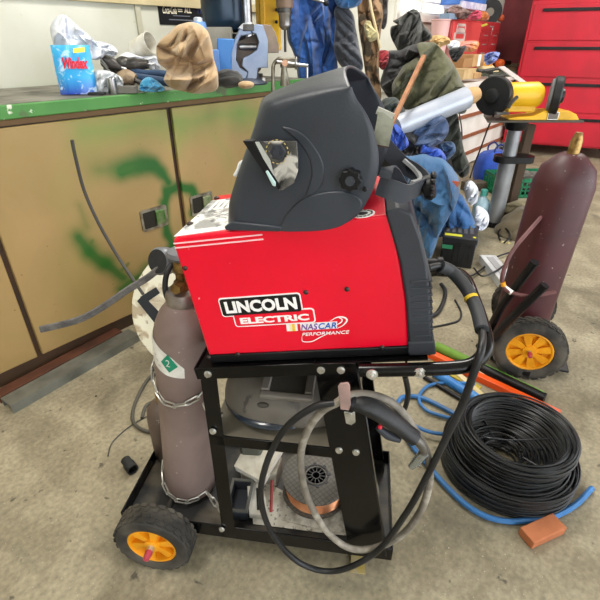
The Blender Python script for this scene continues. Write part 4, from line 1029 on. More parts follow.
single('plastic_bag',puff([(118,58),(126,52),(140,56),(155,56),(160,64),(158,72),(140,66),(126,64)],2.4,.06,.03,.2,15,15),PLB,'white plastic sheet behind the dark angle grinder','plastic bag')
single('glass_bottle',MB().lathe([(.0001,0),(.022,0),(.024,.01),(.024,.06),(.010,.085),(.010,.11),(.0001,.11)],20,Matrix.Translation(R(.72,.45,BZ))),mat('clear_glass_grey','#bfc4c0',.1,trans=.7),'small clear glass bottle near the wall','bottle')
# vise -----------------------------------------------------------------
VM=ROOM@Matrix.Translation((1.02,.02,BZ))@Matrix.Rotation(math.radians(-42),4,'Z')
vb=on(VM,250,85,0)
def vl(u,v,y=-.05): q=on(VM,u,v,y); return (q.x,q.z)
vs_=thing('bench_vise','large blue cast bench vise with steel jaws on the bench corner','vise',VM)
VBL=mat('vise_blue','#3e78b8',.4,.1,col2='#5b8fc6',vs=9,vlo=.5,vhi=.7); VGR=mat('vise_grey_blue','#7d8ba5',.4,.5,col2='#8f9bb0',vs=9)
part('slide_block',MB().prism([vl(*p) for p in ((217,38),(235,39),(233,47),(231,60),(232,79),(217,76))],-.05,.07),VBL,vs_,bevel=.006)
part('front_jaw',MB().prism([vl(*p) for p in ((235,39),(240,28),(252,26),(252,34),(241,36),(237,44),(236,60),(240,68),(248,72),(246,83),(234,83),(231,78),(231,50))],-.045,.06),VGR,vs_,bevel=.004)
part('rear_jaw',MB().prism([vl(*p) for p in ((252,27),(256,24),(263,25),(268,40),(268,60),(268,68),(258,68),(257,78),(250,84),(246,83),(248,72),(242,66),(243,58),(250,55),(257,50),(259,42),(256,34),(252,33))],-.05,.06),VGR,vs_,bevel=.003)
part('gap_filler',MB().prism([vl(*p) for p in ((236,42),(256,34),(262,44),(262,70),(252,80),(240,80),(236,66))],.0,.06),mat('vise_shadow_brown','#5b5048',.6,.2),vs_,bevel=.003)  # filler behind the jaws, gap shade put into its brown-grey colour
part('jaw_cover',MB().prism([vl(*p) for p in ((261,24),(271,25),(276,33),(279,45),(279,53),(268,53),(267,40))],-.045,.07),mat('vise_brown_grey','#75695f',.5,.4,col2='#8b7a6b',vs=16),vs_,bevel=.003)
part('jaw_plate',MB().prism([vl(*p) for p in ((243,24),(254,24),(254,31),(243,31))],-.055,.065),DKST,vs_,bevel=.002)
part('anvil_top',MB().prism([vl(*p) for p in ((238,28),(243,23),(252,22),(252,26),(243,30))],-.052,.062),STEEL,vs_,bevel=.002)
part('screw_shaft',MB().cyl(V((vl(240,47)[0],0,vl(240,47)[1])),V((vl(257,47)[0],0,vl(257,47)[1])),.014,18),STEEL,vs_)
a0=vl(250,64);b0=vl(266,55)
part('lettering',fit_text('MADE',vl(256,57)[0],vl(256,57)[1],vl(262,57)[0],vl(256,54)[1],-.0515,0,.001),DKST,vs_,label='raised cast lettering') if False else None
part('swivel_base',MB().lathe([(.0001,0),(.085,0),(.088,.006),(.075,.02),(.05,.03),(.045,.05),(.0001,.05)],36,Matrix.Translation((vl(250,80)[0],0,0))),mat('vise_base_dark','#3c4350',.5,.3),vs_)
for s in (-1,1): part('bolt',MB().lathe([(.011,.012),(.011,.03),(.0001,.031)],6,Matrix.Translation((vl(250,80)[0]+s*.066,-.03,0))),ZINC,vs_)
# black cap thing at left of vise
single('cap',lump(atF(228,82,2.2)+V((0,0,.012)),(.06,.05,.032),.008,25,4,flatz=BZ),CL('black_cap_cloth','#242424','#333230'),'black crumpled cap on the bench in front of the blue vise','cap')
single('rag_scrap',lump(atF(247,84,2.22)+V((0,-.05,0)),(.03,.03,.012),.005,30,4,flatz=BZ),TAN,'small tan scrap of rag at the foot of the vise','cloth')
# drill press -------------------------------------------------------------
DF=2.75
dp=thing('drill_press','bench drill press with silver column, yellow cover and steel chuck behind the vise','drill press',loc=(atF(246,30,DF).x,DF,BZ))
def tb(p,q,r,n,m,t=dp,**k): return part(n,MB().cyl(p,q,r,24),m,t,world=True,**k)
cb=V((atF(246,30,DF).x,DF,BZ)); xt=cb.x
tb(cb,cb+V((0,0,.85)),.036,'column',STEEL); tb(cb,cb+V((0,0,.03)),.08,'base',DKST)
tb(cb+V((0,0,.235)),cb+V((0,0,.262)),.042,'collar',BLK)
zc=lambda v,F: atF(0,v,F).z
a=atF(257,33,DF+.05); b=atF(278,0,DF+.05)
part('yellow_cover',MB().box((a.x,DF+.02,BZ+.14),(b.x+.01,DF+.10,BZ+.75)).box((a.x+.02,DF+.0,BZ+.14),(a.x+.05,DF+.02,BZ+.75)),mat('machine_yellow','#e6b417',.4,col2='#d3a012',vs=8),dp,world=True,bevel=.006)
for v in (10,22):
    p=atF(276.5,v,DF+.015); part('bolt',MB().cyl(p,p+V((0,-.012,0)),.008,10),BLK,dp,world=True)
cx=atF(285,30,2.5); 
def cz(v): return atF(285,v,2.5)
def at_(v): return V((cx.x,2.5,cz(v).z))
tb(at_(8),at_(-40),.04,'quill',mat('quill_brown','#7b6656',.5,.4)); tb(at_(13),at_(8),.034,'chuck_collar',DKST)
part('chuck',MB().lathe([(.014,0),(.026,.012),(.028,.02),(.028,.058),(.031,.062),(.031,.095),(.020,.10),(.0001,.10)],28,Matrix.Translation(at_(30))),STEEL,dp,world=True)
part('drill_bit',MB().tube([at_(30),at_(52)],[.006,.006],8),DKST,dp,world=True)
part('head',MB().box((cb.x-.05,2.42,BZ+.42),(cx.x+.06,DF+.05,BZ+.68)),mat('machine_dark','#1d2530',.4),dp,world=True,bevel=.01)
p=atF(326,3,2.45); part('feed_lever',MB().cyl(atF(308,-3,2.45),p,.006,10),STEEL,dp,world=True); part('lever_knob',MB().sphere(p,.013,14),BLK,dp,world=True)
# dark round tank
tk=thing('motor_housing','large dark blue-black rounded motor above the workbench next to the silver column','motor',loc=atF(215,30,2.72))
p=atF(222,-8,2.72); part('drum',MB().lathe([(.0001,-.18),(.08,-.175),(.105,-.155),(.112,-.12),(.112,.12),(.10,.16),(.0001,.17)],40,Matrix.Translation(p)),mat('motor_dark_blue','#1b2836',.25,.3,col2='#223749',vs=5),tk,world=True)
part('under_plate',MB().box((p.x-.13,2.62,p.z-.22),(p.x+.12,2.85,p.z-.18)),BLK,tk,world=True,bevel=.004)
part('support_column',MB().cyl(V((p.x-.01,2.8,BZ)),V((p.x-.01,2.8,p.z-.18)),.03,16),mat('rust_column','#8b6f62',.5,.3),tk,world=True)
# pale box + blue spray can behind the rag
x_=atF(222,35,2.6); single('control_box',MB().box((atF(205,37,2.6).x,2.58,BZ),(atF(232,37,2.6).x,2.66,atF(220,27,2.6).z)),mat('pale_panel','#b8b4a8',.5,col2='#a29c8e',vs=9),'pale grey metal box behind the blue vise','box',bevel=.004)
CP=atF(201,50,2.35); CP.z=BZ
cn=thing('spray_can','tall light blue can with a cap behind the tan cloth','can',loc=CP)
hh=atF(201,17,2.35).z-BZ
part('body',MB().lathe([(.0001,0),(.032,0),(.034,.003),(.034,hh-.03),(.03,hh-.018),(.0001,hh-.018)],28,Matrix.Translation(CP)),mat('can_blue','#5f8fd0',.35,.2,col2='#7fa6da',vs=9),cn,world=True); part('cap',MB().lathe([(.02,hh-.018),(.02,hh-.004),(.012,hh),(.0001,hh)],20,Matrix.Translation(CP)),mat('can_cap','#c6cedd',.3,.5),cn,world=True)
single('blue_tin',MB().box((-.045,-.03,0),(.045,.03,.15),Matrix.Translation((atF(209,60,2.3).x,2.3,BZ))@Matrix.Rotation(.2,4,'Z')),mat('tin_blue','#5b84c0',.4,col2='#4a6ea8',vs=10),'blue square tin standing between the tan cloth and the vise','tin',bevel=.003)
# small angled clamp vise at the right of the bench
kF=2.35
kv=thing('clamp','small worn steel drill clamp with a bent crank handle, right of the blue vise','clamp',loc=(atF(285,80,kF).x,kF,BZ))
OLD=mat('old_steel','#8a8678',.45,.7,col2='#5c574b',vs=18)
part('frame',MB().tube([atF(273,92,kF-.02),atF(273,72,kF-.02),atF(274,64,kF),atF(279,59,kF),atF(284,60,kF)],.009,10,smooth=4),OLD,kv,world=True)
part('jaw_block',MB().box((atF(280,60,kF).x,kF,atF(280,68,kF).z),(atF(297,60,kF).x,kF+.05,atF(280,58,kF).z)),OLD,kv,world=True,bevel=.004)
part('screw',MB().cyl(atF(277,62,kF-.02),atF(308,66,kF-.02),.008,14),STEEL,kv,world=True)
part('pivot',MB().cyl(atF(285,63,kF-.05),atF(285,63,kF+.0),.014,20),mat('copper_pivot','#c49a80',.4,.6),kv,world=True)
part('ring',MB().tube([atF(296,63,kF-.02)+V((0,.022*math.cos(k*PI/8),.022*math.sin(k*PI/8))) for k in range(16)],.006,8,closed=True),STEEL,kv,world=True)
part('crank',MB().tube([atF(307,66,kF-.02),atF(307,78,kF-.02)],.006,10),STEEL,kv,world=True)
part('leg',MB().tube([atF(284,66,kF-.02),V((atF(284,66,kF).x,kF-.02,BZ))],[.012,.02],12),OLD,kv,world=True); part('leg',MB().tube([atF(284,66,kF-.02),atF(289,90,kF-.02)],[.01,.012],12),OLD,kv,world=True)
# ================================================================== HANGING CLOTHES (middle)
BLUW=CL('coverall_blue','#1f4f92','#1a3f78',.85,7); BLU2=CL('worn_denim_blue','#37658f','#2a5078',.85,6)
def cloth(name,label,outline,F,th,amp,ang,fr,seed,m,cat='clothing',floor=None,**k):
    mb=puff(outline,F,th,amp,ang,fr,seed,**k)
    if floor is not None: floor_fix(mb,floor)
    return single(name,mb,m,label,cat)
def garment_parts(): pass
cloth('coverall','deep blue coverall hanging behind the drill chuck, left of the two on the hooks',[(283,-25),(312,-25),(322,-5),(325,30),(322,60),(318,82),(300,82),(296,60),(288,40),(285,10)],2.95,.06,.04,PI/2,8,21,BLUW)
cloth('coverall','deep blue coverall hanging beside the black quilted vest',[(312,-25),(352,-25),(352,0),(340,8),(336,40),(337,75),(322,80),(320,50),(318,15)],3.02,.06,.04,PI/2,9,22,BLUW)
cloth('vest','black quilted vest hanging on the wall right of the blue coveralls',[(335,8),(344,5),(352,12),(356,30),(360,50),(363,68),(352,74),(342,68),(334,50),(335,28)],2.88,.06,.014,.6,12,23,CL('quilted_black','#2c3039','#363b45',.6,9),quilt=(.9,75,.014))
cloth('shirt','bright blue folded sleeve on top of the hooks above the quilted vest',[(335,-12),(362,-14),(360,4),(345,9),(336,4)],2.86,.05,.03,.3,12,24,CL('shirt_blue','#3a76b4','#2f659f'))
rk=thing('clothes_rail','brown rail on wall brackets above the blue coveralls, carrying the hanging clothes','rail',ROOM@Matrix.Translation((1.3,.0,1.545)))
RWD=mat('rail_wood','#6b5a48',.6)
part('rail',MB().cyl(V((0,.02,0)),V((1.25,.02,0)),.015,12),RWD,rk)
for x_ in (.05,.62,1.2): part('bracket',MB().box((x_-.012,.0,-.03),(x_+.012,TW,-.012)),RWD,rk,bevel=.002)
cloth('jacket','tan and dark patterned hunting jacket hanging behind the helmet crown',[(360,-20),(378,-20),(383,10),(380,40),(379,70),(381,100),(370,104),(366,80),(362,50),(358,20)],3.1,.05,.03,PI/2,10,25,mat('camo_brown','#85694c',.85,col2='#3d3324',vs=16,vlo=.5,vhi=.56,bump=.2,bs=120))
cloth('jacket','dark grey-brown jacket hanging left of the white window frame',[(376,-20),(390,-20),(388,5),(387,22),(383,29),(378,22),(379,5)],3.3,.04,.02,PI/2,12,26,CL('dark_taupe','#3f3a39','#2f2b2b'))
cloth('work_gloves','pale yellow leather gloves hanging at the middle of the patterned jacket',[(365,22),(370,21),(373,27),(378,32),(379,38),(370,42),(366,36),(364,28)],2.98,.025,.012,.8,22,27,CL('glove_cream','#c9be8d','#a2966a'),cat='gloves')
single('wooden_cane',MB().tube([atF(368,-15,2.95),atF(371,8,2.95),atF(375,25,2.95),atF(380,48,2.97)],.008,8,smooth=5),mat('cane_pale','#c9b78d',.6),'thin pale wooden stick hanging among the clothes','stick')
cloth('red_cloth','small dark red cloth between the patterned jacket and the black jackets',[(377,52),(388,51),(388,62),(383,70),(378,64)],3.15,.03,.015,.5,15,28,CL('dull_red_cloth','#9c2a33','#80222a'))
BKC=CL('black_jacket_cloth','#2a2b29','#35352f',.85,8); BKD=CL('black_padded','#1b1c1f','#27282a',.7,8)
cloth('jacket','black hooded jacket heaped at the top below the window',[(393,21),(402,16),(412,9),(419,12),(422,22),(430,32),(431,39),(424,42),(415,50),(402,54),(396,48),(391,36),(391,27),(398,24)],3.35,.11,.05,1.2,7,31,BKC)
cloth('jacket','black padded jacket squeezed under the black hooded jacket',[(388,52),(400,50),(415,44),(427,52),(424,66),(412,78),(400,92),(390,98),(381,86),(384,66)],3.2,.12,.035,.5,8,32,BKD)
OLV=CL('olive_canvas','#55553d','#45462f',.9,5)
cloth('jacket','olive green canvas jacket heaped right of the black jackets, under the cardboard',[(417,44),(430,42),(440,48),(455,66),(463,84),(468,98),(466,112),(450,114),(430,112),(410,110),(396,104),(392,88),(398,72),(412,60),(422,56)],3.05,.15,.055,.9,6,33,OLV,rings=64,segs=200)
cloth('jacket','dark olive jacket sleeve hanging from the pile to the floor',[(440,104),(455,108),(460,128),(464,150),(470,168),(463,178),(455,170),(448,150),(440,130)],3.0,.06,.025,1.4,9,34,CL('dark_olive_coat','#30342c','#282b25'))
cloth('trousers','dark green-black work trousers stuffed behind the helmet headgear',[(383,100),(396,98),(404,108),(410,120),(400,130),(388,128),(380,114)],2.85,.08,.03,.7,11,35,CL('dark_green_cloth','#27302e','#1f2725'))
cloth('jacket','dark blue padded jacket bulging under the plastic film roll',[(404,124),(420,116),(438,112),(448,122),(447,136),(436,145),(420,150),(408,142)],2.72,.12,.035,.3,10,36,CL('padded_blue','#2b456c','#22395b',.6))
cloth('garbage_bag','black plastic garbage bag packed among the blue clothes',[(386,135),(398,128),(412,128),(424,142),(428,158),(412,168),(392,165),(384,150)],2.68,.10,.03,.8,12,37,mat('garbage_bag_black','#202022',.3,col2='#2a2a2c',vs=8),cat='garbage bag')
BRB=CL('bright_blue_cloth','#1c4bb0','#173f98',.7)
cloth('shirt','bright blue cloth poking out left beside the wooden stick',[(389,128),(396,124),(407,138),(408,146),(399,152),(393,150),(388,138)],2.56,.04,.02,1.2,14,38,BRB)
cloth('shirt','bright blue cloth poking out right under the padded blue jacket',[(420,140),(430,146),(441,150),(446,160),(438,168),(424,162),(419,150)],2.6,.05,.02,1.0,14,39,BRB)
cloth('coverall','dark blue scarf-like cloth beside the hanging olive sleeve',[(438,144),(452,142),(456,150),(450,158),(444,160)],2.72,.04,.018,.4,16,40,CL('slate_blue','#2c4c75','#23405f'))
cloth('coverall','large faded blue coverall draped in front of the clothes pile',[(398,158),(412,156),(428,155),(444,160),(455,172),(459,186),(458,198),(450,212),(442,228),(434,248),(428,266),(416,262),(408,240),(404,215),(400,190)],2.42,.14,.06,1.9,6,41,BLU2,floor=0,rings=64,segs=210,dens=1.5,size=.8)
cloth('coverall','faded blue trouser legs trailing from the coverall to the battery',[(446,188),(458,192),(466,202),(472,216),(478,232),(476,246),(466,246),(456,236),(448,228),(440,236),(436,226),(440,208)],2.74,.10,.035,2.0,8,42,CL('denim_blue_2','#2d5f96','#224d7e'),floor=0)
part('patch',MB().prism([(-.018,-.012),(.016,-.016),(.018,.012),(-.016,.016)],-.004,.004,'y',Matrix.Translation(atF(455,184,2.26))),mat('orange_patch','#b5553a',.7),bpy.data.objects['coverall.003'],world=True) if 'coverall.003' in bpy.data.objects else None
single('laundry_crate',MB().box((2.0,-.5,.0),(2.9,-.12,.62)),mat('crate_dark','#2c2b2a',.8),'dark crate buried beneath the heap of jackets and coveralls','crate',M=ROOM,bevel=.01)
# plastic film roll + wooden stick
A,B=atF(396,127,2.62),atF(466,98,2.78)
ro=thing('film_roll','long roll of clear silvery plastic film with cardboard core resting on the clothes','film roll',loc=A.lerp(B,.5)-V((0,0,.06)))
dv=(B-A)
part('film',MB().tube([A,B],[.058,.06],32),mat('film_silver','#b3b9c6',.28,.2,col2='#9fa8b8',vs=7,coat=.3),ro,world=True)
part('core',MB().tube([B-dv*.02,B+dv*.10,B+dv*.17],[.045,.046,.036],24),CARD,ro,world=True)
single('wooden_stick',MB().box((-.011,-.008,0),(.011,.008,(atF(384,140,2.35)-atF(424,56,2.75)).length),Matrix.Translation(atF(384,140,2.35))@((atF(424,56,2.75)-atF(384,140,2.35)).to_track_quat('Z','Y').to_matrix().to_4x4())),mat('stick_wood','#a5724c',.6,col2='#8c5c3a',vs=12),'square brown wooden stick slanting across the clothes behind the helmet','stick',smooth=0)
# ================================================================== FAR BENCH CONTENTS
Z2=.8605
def r2(u,v,t=.3):   # point on far bench at depth t
    q=on(ROOM,u,v,t); return q
TBM=ROOM@Matrix.Translation((4.98,.30,Z2))
tbx=thing('tool_chest','red metal tool chest with small drawers standing on the far white bench','tool chest',TBM)
def tq(u,v): q=on(TBM,u,v,-.001); return (q.x,q.z)
TR_=mat('chest_red','#b8393a',.4,col2='#a82f31',vs=3)
x0,zt=tq(453,19); x1,_=tq(501,22); xm,_=tq(479,40); zt=tq(470,20)[1]
H2=zt
part('body',MB().box((x0,0,0),(x1,.2,H2)),TR_,tbx,bevel=.008)
part('front_cover',MB().box((x0+.01,-.012,.12),(xm-.02,0,H2-.02)),mat('chest_red_light','#c94846',.4),tbx,bevel=.004)
dh=(H2-.02)/6.0
for i in range(6):
    z=.015+i*dh
    if i==5: cols=[(xm,x1-.02)]
    else: cols=[(xm,(xm+x1)/2-.01),((xm+x1)/2,x1-.02)]
    for a,b in cols:
        d=part('drawer',MB().box((a,-.010,z),(b-.006,0,z+dh-.008)),mat('chest_drawer','#a32a2d',.4),tbx,bevel=.002)
        part('pull',MB().box(((a+b)/2-.05,-.022,z+dh*.45),((a+b)/2+.05,-.010,z+dh*.6)),ZINC,d,bevel=.002)
a=tq(454,38);b=tq(465,24)
em=part('emblem',MB().prism(rrect(a[0],a[1],b[0],b[1],.03),-.016,-.012).prism(rrect(a[0]-.04,a[1]-.03,b[0]+.02,a[1]+.05,.02),-.016,-.012),mat('emblem_silver','#d8d3cc',.4,.3),tbx,smooth=0,label='silver outline emblem like a padlock')
part('inner_shape',MB().prism(rrect(a[0]+.025,a[1]+.10,b[0]-.025,b[1]-.035,.02),-.0175,-.016).prism(rrect(a[0]+.0,a[1]-.005,b[0]-.02,a[1]+.035,.01),-.0175,-.016),mat('chest_red_light','#c94846'),em,smooth=0)
part('sticker',MB().prism([tq(*p) for p in ((480,25),(486,23),(487,25),(481,27))],-.013,-.010),mat('sticker_yellow','#c8c24a',.5),tbx,smooth=0)
k=tq(491,28); part('key_ring',MB().tube([V((k[0]+.012*math.cos(q*PI/6),-.02,k[1]+.012*math.sin(q*PI/6)-.01)) for q in range(12)],.003,6,closed=True).box((k[0]-.008,-.02,k[1]-.07),(k[0]+.008,-.016,k[1]-.02)),ZINC,tbx)
ZT=Z2+H2
def ontop(u,z,t): # world point on the room plane t with height z
    q=on(ROOM,u,30,t); return V((q.x,t,z))
def rbox(name,u0,v0,u1,v1,t,dep,m,label,cat,bevel=.004,z0=None,group=None):
    a=on(ROOM,u0,v1,t); b=on(ROOM,u1,v0,t); zb=a.z if z0 is None else z0
    return single(name,MB().box((a.x,t,zb),(b.x,t+dep,b.z)),m,label,cat,group,M=ROOM,bevel=bevel,smooth=0)
pk=rbox('package',459,-2,487,4.2,.36,.2,mat('package_blue','#2b5cae',.35,col2='#4a7cc8',vs=7),'blue and white printed package on top of the red clutter over the chest','package',z0=None)
rbox('package',462,4.4,487,8,.33,.2,mat('package_lilac','#b9b6d2',.4,col2='#e2dfe8',vs=15),'pale lilac shrink-wrapped package directly under the blue package','package')
p=on(ROOM,490,12,.42); 
single('tape_reel',MB().lathe([(.045,-.03),(.125,-.03),(.13,-.02),(.13,.02),(.125,.03),(.045,.03),(.045,-.03)],36,Matrix.Translation(ROOM@V((p.x,.42,p.z)))@Matrix.Rotation(-.35,4,'Z')@Matrix.Rotation(PI/2,4,'X'),cap=False),BLKR,'black reel standing on the red tool chest','reel')
cloth('cloth','pink cloth spilling over the top front of the red tool chest',[(465,19),(470,14),(477,10),(482,13),(480,19),(473,20)],5.1,.06,.02,.4,12,51,CL('pink_cloth','#d4486a','#c03c5c'),cat='cloth')
cloth('cloth','tan and pink cloth bundle at the left on the red tool chest',[(449,8),(456,5),(464,8),(472,14),(466,19),(455,17),(448,13)],5.15,.07,.03,.5,10,52,CL('taupe_cloth','#8a6a63','#5c463f'),cat='cloth')
cloth('cloth','orange rag wedged beside the black reel',[(477,13),(484,11),(489,15),(488,20),(479,20)],5.3,.05,.02,.5,14,53,CL('orange_rag','#cf7d36','#a85c2a'),cat='cloth')
rbox('tin_blue',449,14,458,19,.28,.1,mat('pale_blue_tin','#7d93ab',.4),'small pale blue tin at the left corner on the tool chest','tin')
rbox('dark_tool_box',457,12,466,19,.30,.12,BLK,'small black case on the tool chest beside the pale blue tin','case')
single('orange_ball',MB().sphere(ROOM@V((on(ROOM,501,18,.4).x,.4,on(ROOM,501,18,.4).z)),.04,16),mat('orange_plastic','#e0663a',.5),'small orange ball at the right end of the tool chest top','ball')
# pink bucket left of the chest
p=atF(438,44,4.9); p.z=Z2
bk=thing('bucket','pale pink bucket standing below the window left of the red tool chest','bucket',loc=p)
hh=atF(437,20,4.9).z-Z2
part('body',MB().lathe([(.0001,0),(.065,0),(.085,hh),(.08,hh),(.062,.006),(.0001,.006)],32,Matrix.Translation(p)),mat('bucket_pink','#d2aaa6',.5,col2='#c79a98',vs=4),bk,world=True)
part('rim',MB().tube([p+V((.086*math.cos(2*PI*k/32),.086*math.sin(2*PI*k/32),hh)) for k in range(32)],.006,8,closed=True),mat('bucket_pink','#d2aaa6'),bk,world=True)
p2=p+V((.15,.18,0))
bk2=thing('bucket','dark pink bucket half hidden between the pale bucket and the tool chest','bucket',loc=p2); part('body',MB().lathe([(.0001,0),(.055,0),(.07,.34),(.065,.34),(.052,.006),(.0001,.006)],32,Matrix.Translation(p2)),mat('bucket_dusky','#9d6560',.5),bk2,world=True)
cloth('paper_bag','yellow-tan crumpled paper heap between the olive jacket and the tool chest',[(431,37),(440,35),(449,38),(450,43),(443,46),(436,50),(430,47)],4.15,.08,.03,.4,12,54,mat('kraft_yellow','#cdae7b',.8,col2='#b5925c',vs=10),cat='paper')
cloth('plastic_bag','white plastic bag before the lower left of the tool chest',[(447,43),(455,40),(460,43),(458,50),(450,50)],4.3,.05,.02,.4,12,55,PLB,cat='plastic bag')
cloth('plastic_bag','pink and orange plastic sack lying across the foot of the tool chest',[(456,43),(465,41),(477,41),(479,46),(473,52),(462,50)],4.35,.06,.02,.3,12,56,mat('sack_pink_orange','#d9968a',.4,col2='#d88a4a',vs=12),cat='plastic bag')
cloth('cap','black cap lying on the olive jacket in front of the cardboard boxes',[(449,50),(458,47),(466,46),(463,54),(456,62),(451,58)],3.7,.05,.015,.5,12,57,BKD,cat='cap')
bx_=rbox('cardboard_box',472,54,486,67,.10,.17,CARD,'small upright cardboard box with white tape on the far bench','box',z0=None)
t_=part('tape',MB().prism([tuple((ROOM@V((0,0,0)))[:2])]*3,0,0) if False else MB().box((on(ROOM,478,60,.098).x,.0955,on(ROOM,479,66,.098).z),(on(ROOM,480.5,60,.098).x,.0995,on(ROOM,479,54.5,.098).z),ROOM),WHITE,bx_,world=True,smooth=0)
rbox('cardboard_box',463,58,473,68,.11,.17,mat('cardboard_dark','#a17b52',.85),'darker cardboard box left of the taped one','box')
rbox('cardboard_box',463,68,478,80,-.01,.25,mat('cardboard_light','#cbb083',.85,col2='#b99a6c',vs=8),'open shallow cardboard carton at the bench edge below the two upright boxes','box',z0=None)
rbox('cardboard_box',474,72,482,79,-.025,.1,CARD,'small cardboard carton at the very front edge of the far bench','box')
cloth('plastic_bag','blue and clear plastic packet right of the taped cardboard box',[(484,56),(490,52),(498,52),(500,54),(495,62),(486,65)],4.5,.05,.03,.6,14,58,mat('packet_blue_clear','#8f9fd0',.3,col2='#3a4fa0',vs=16),cat='plastic bag')
single('card_sheet',MB().box((-.13,-.09,0),(.13,.09,.004),Matrix.Translation(ROOM@V((4.85,.10,.97)))@Matrix.Rotation(.5,4,'Z')@Matrix.Rotation(.5,4,'X')),mat('cream_card','#dccda0',.8),'cream card sheet leaning over the carton on the far bench','card',smooth=0)
rbox('yellow_pot',489,62,493,66,.0,.06,YEL,'tiny yellow pot beside the blue and clear packet','pot')
single('tool_clutter',lump(ROOM@V((5.35,.15,.875)),(.22,.12,.05),.03,25,5,flatz=Z2),mat('clutter_green_grey','#5b6352',.7,col2='#2e2f2c',vs=14),'heap of grey-green tools on the far bench left of the white paper','tool pile')
single('clutter_scrap',lump(ROOM@V((6.0,.05,.88)),(.25,.16,.07),.04,22,9,flatz=Z2),mat('clutter_brown','#7b7458',.8,col2='#3b382f',vs=14),'brown-green rag heap at the right end of the far bench','rag')
single('hat',lump(ROOM@V((5.75,.25,.98)),(.06,.05,.045),.008,20,9),mat('orange_cap','#e2682c',.6),'orange hat perched on the far bench before the maroon wall','hat')
single('black_case',MB().box((5.85,.22,Z2),(6.1,.42,1.0)),BLK,'black case on the far bench right of the orange hat','case',M=ROOM,bevel=.01)
single('white_folder',MB().box((-.07,-.11,0),(.07,.11,.006),Matrix.Translation(atF(512,75,3.9))@Matrix.Rotation(.9,4,'Z')@Matrix.Rotation(.5,4,'X')),mat('folder_white','#b9afac',.6),'pale sheet of card standing above the grinder','card',smooth=0)
for k,(u,v) in enumerate(((484,71),(489,76),(477,70))):
    p=atF(u,v,4.2); single('scrap_tool',MB().tube([p,p+V((.14,.02,.02-.02*k))],.014,8),DKST,('upper dark tool rod on the far bench clutter','lower dark tool rod on the far bench clutter','left dark tool rod on the far bench clutter')[k],'tool')
# maroon cabinet & red roller cabinet on the right
RCM=Matrix.Translation((atZ(500,152,0).x,atZ(500,152,0).y,0))@Matrix.Rotation(math.radians(-24),4,'Z')
rc=thing('roller_cabinet','tall bright red metal tool cabinet on casters behind the grinder','cabinet',RCM)
RRD=mat('cabinet_red','#c0142c',.4,col2='#ac1226',vs=3)
part('body',MB().box((.0,0,.12),(1.25,.55,1.6)),RRD,rc,bevel=.01)
for z in (.14,.5,.86,1.22):
    d=part('drawer',MB().box((.03,-.012,z),(1.22,0,z+.34)),RRD,rc,bevel=.004)
    part('pull',MB().box((.12,-.03,z+.27),(1.12,-.012,z+.30)),BLK,d,bevel=.003)
for x in (.07,1.18): part('caster',MB().lathe([(.0001,-.02),(.05,-.02),(.055,0),(.05,.02),(.0001,.02)],24,Matrix.Translation((x,.08,.056))@Matrix.Rotation(PI/2,4,'X')),BLK,rc)
for x in (.07,1.18): part('caster',MB().lathe([(.0001,-.02),(.05,-.02),(.055,0),(.05,.02),(.0001,.02)],24,Matrix.Translation((x,.47,.056))@Matrix.Rotation(PI/2,4,'X')),BLK,rc)
q=[on(RCM,u,v,-.014) for u,v in ((519,125),(522,123),(521,127),(519,130),(521,132),(519,135))]
part('script_mark',MB().tube(q,.006,6,smooth=5),WHITE,rc,label='white hand-like script mark')
# ================================================================== GRINDER
GP=V((atZ(487,219,0).x,3.22,0))
gr_=thing('bench_grinder','yellow bench grinder with black wheel guard on a silver pedestal','bench grinder',loc=GP)
GY=mat('grinder_yellow','#e8b51f',.4,col2='#d9a616',vs=8)
GT=.745
SILV=mat('pedestal_silver','#9fa3a8',.35,.6,col2='#8a8d92',vs=8)
part('pedestal',MB().cyl(GP+V((0,0,.03)),GP+V((0,0,.47)),.056,28),SILV,gr_,world=True)
part('inner_tube',MB().cyl(GP+V((0,0,.47)),GP+V((0,0,.70)),.045,28),SILV,gr_,world=True)
part('collar',MB().prism(rrect(GP.x-.10,GP.y-.075,GP.x+.17,GP.y+.07,.06),.47,.515,'z'),BLK,gr_,world=True,bevel=.004)
part('top_flange',MB().lathe([(.0001,.68),(.06,.685),(.075,.71),(.075,.752),(.0001,.752)],28,Matrix.Translation(GP)),BLK,gr_,world=True)
part('table',MB().prism([(GP.x-.26,GP.y-.16),(GP.x+.36,GP.y-.16),(GP.x+.36,GP.y+.14),(GP.x-.18,GP.y+.14)],.752,.765,'z'),mat('table_dark','#4a443c',.5,.3),gr_,world=True,bevel=.002)
for a in (.5,2.2,3.7,5.3):
    d=V((math.cos(a),math.sin(a),0)); part('foot',MB().cbox((.09,0,.012),(.16,.04,.018),Matrix.Translation(GP)@Matrix.Rotation(a,4,'Z')),BLK,gr_,world=True,bevel=.003)
part('foot_ring',MB().lathe([(.0001,.0),(.075,.0),(.07,.035),(.0001,.035)],28,Matrix.Translation(GP)),BLK,gr_,world=True)
gcx=atF(498,97,3.05)
part('yellow_base',MB().prism([(GP.x-.02,.765),(GP.x+.34,.765),(GP.x+.31,.80),(GP.x+.26,.82),(GP.x+.10,.82),(GP.x+.04,.79),(GP.x-.12,.778),(GP.x-.12,.765)],3.08,3.22),GY,gr_,world=True,bevel=.004)
hz_=gcx.z
part('motor',MB().tube([V((gcx.x+.08,3.15,hz_)),V((gcx.x+.10,3.15,hz_)),V((gcx.x+.28,3.15,hz_)),V((gcx.x+.31,3.15,hz_))],[.06,.075,.08,.08,.06],28),GY,gr_,world=True,smooth=35)
part('motor_stand',MB().box((gcx.x+.10,3.10,.81),(gcx.x+.28,3.2,hz_)),GY,gr_,world=True,bevel=.006)
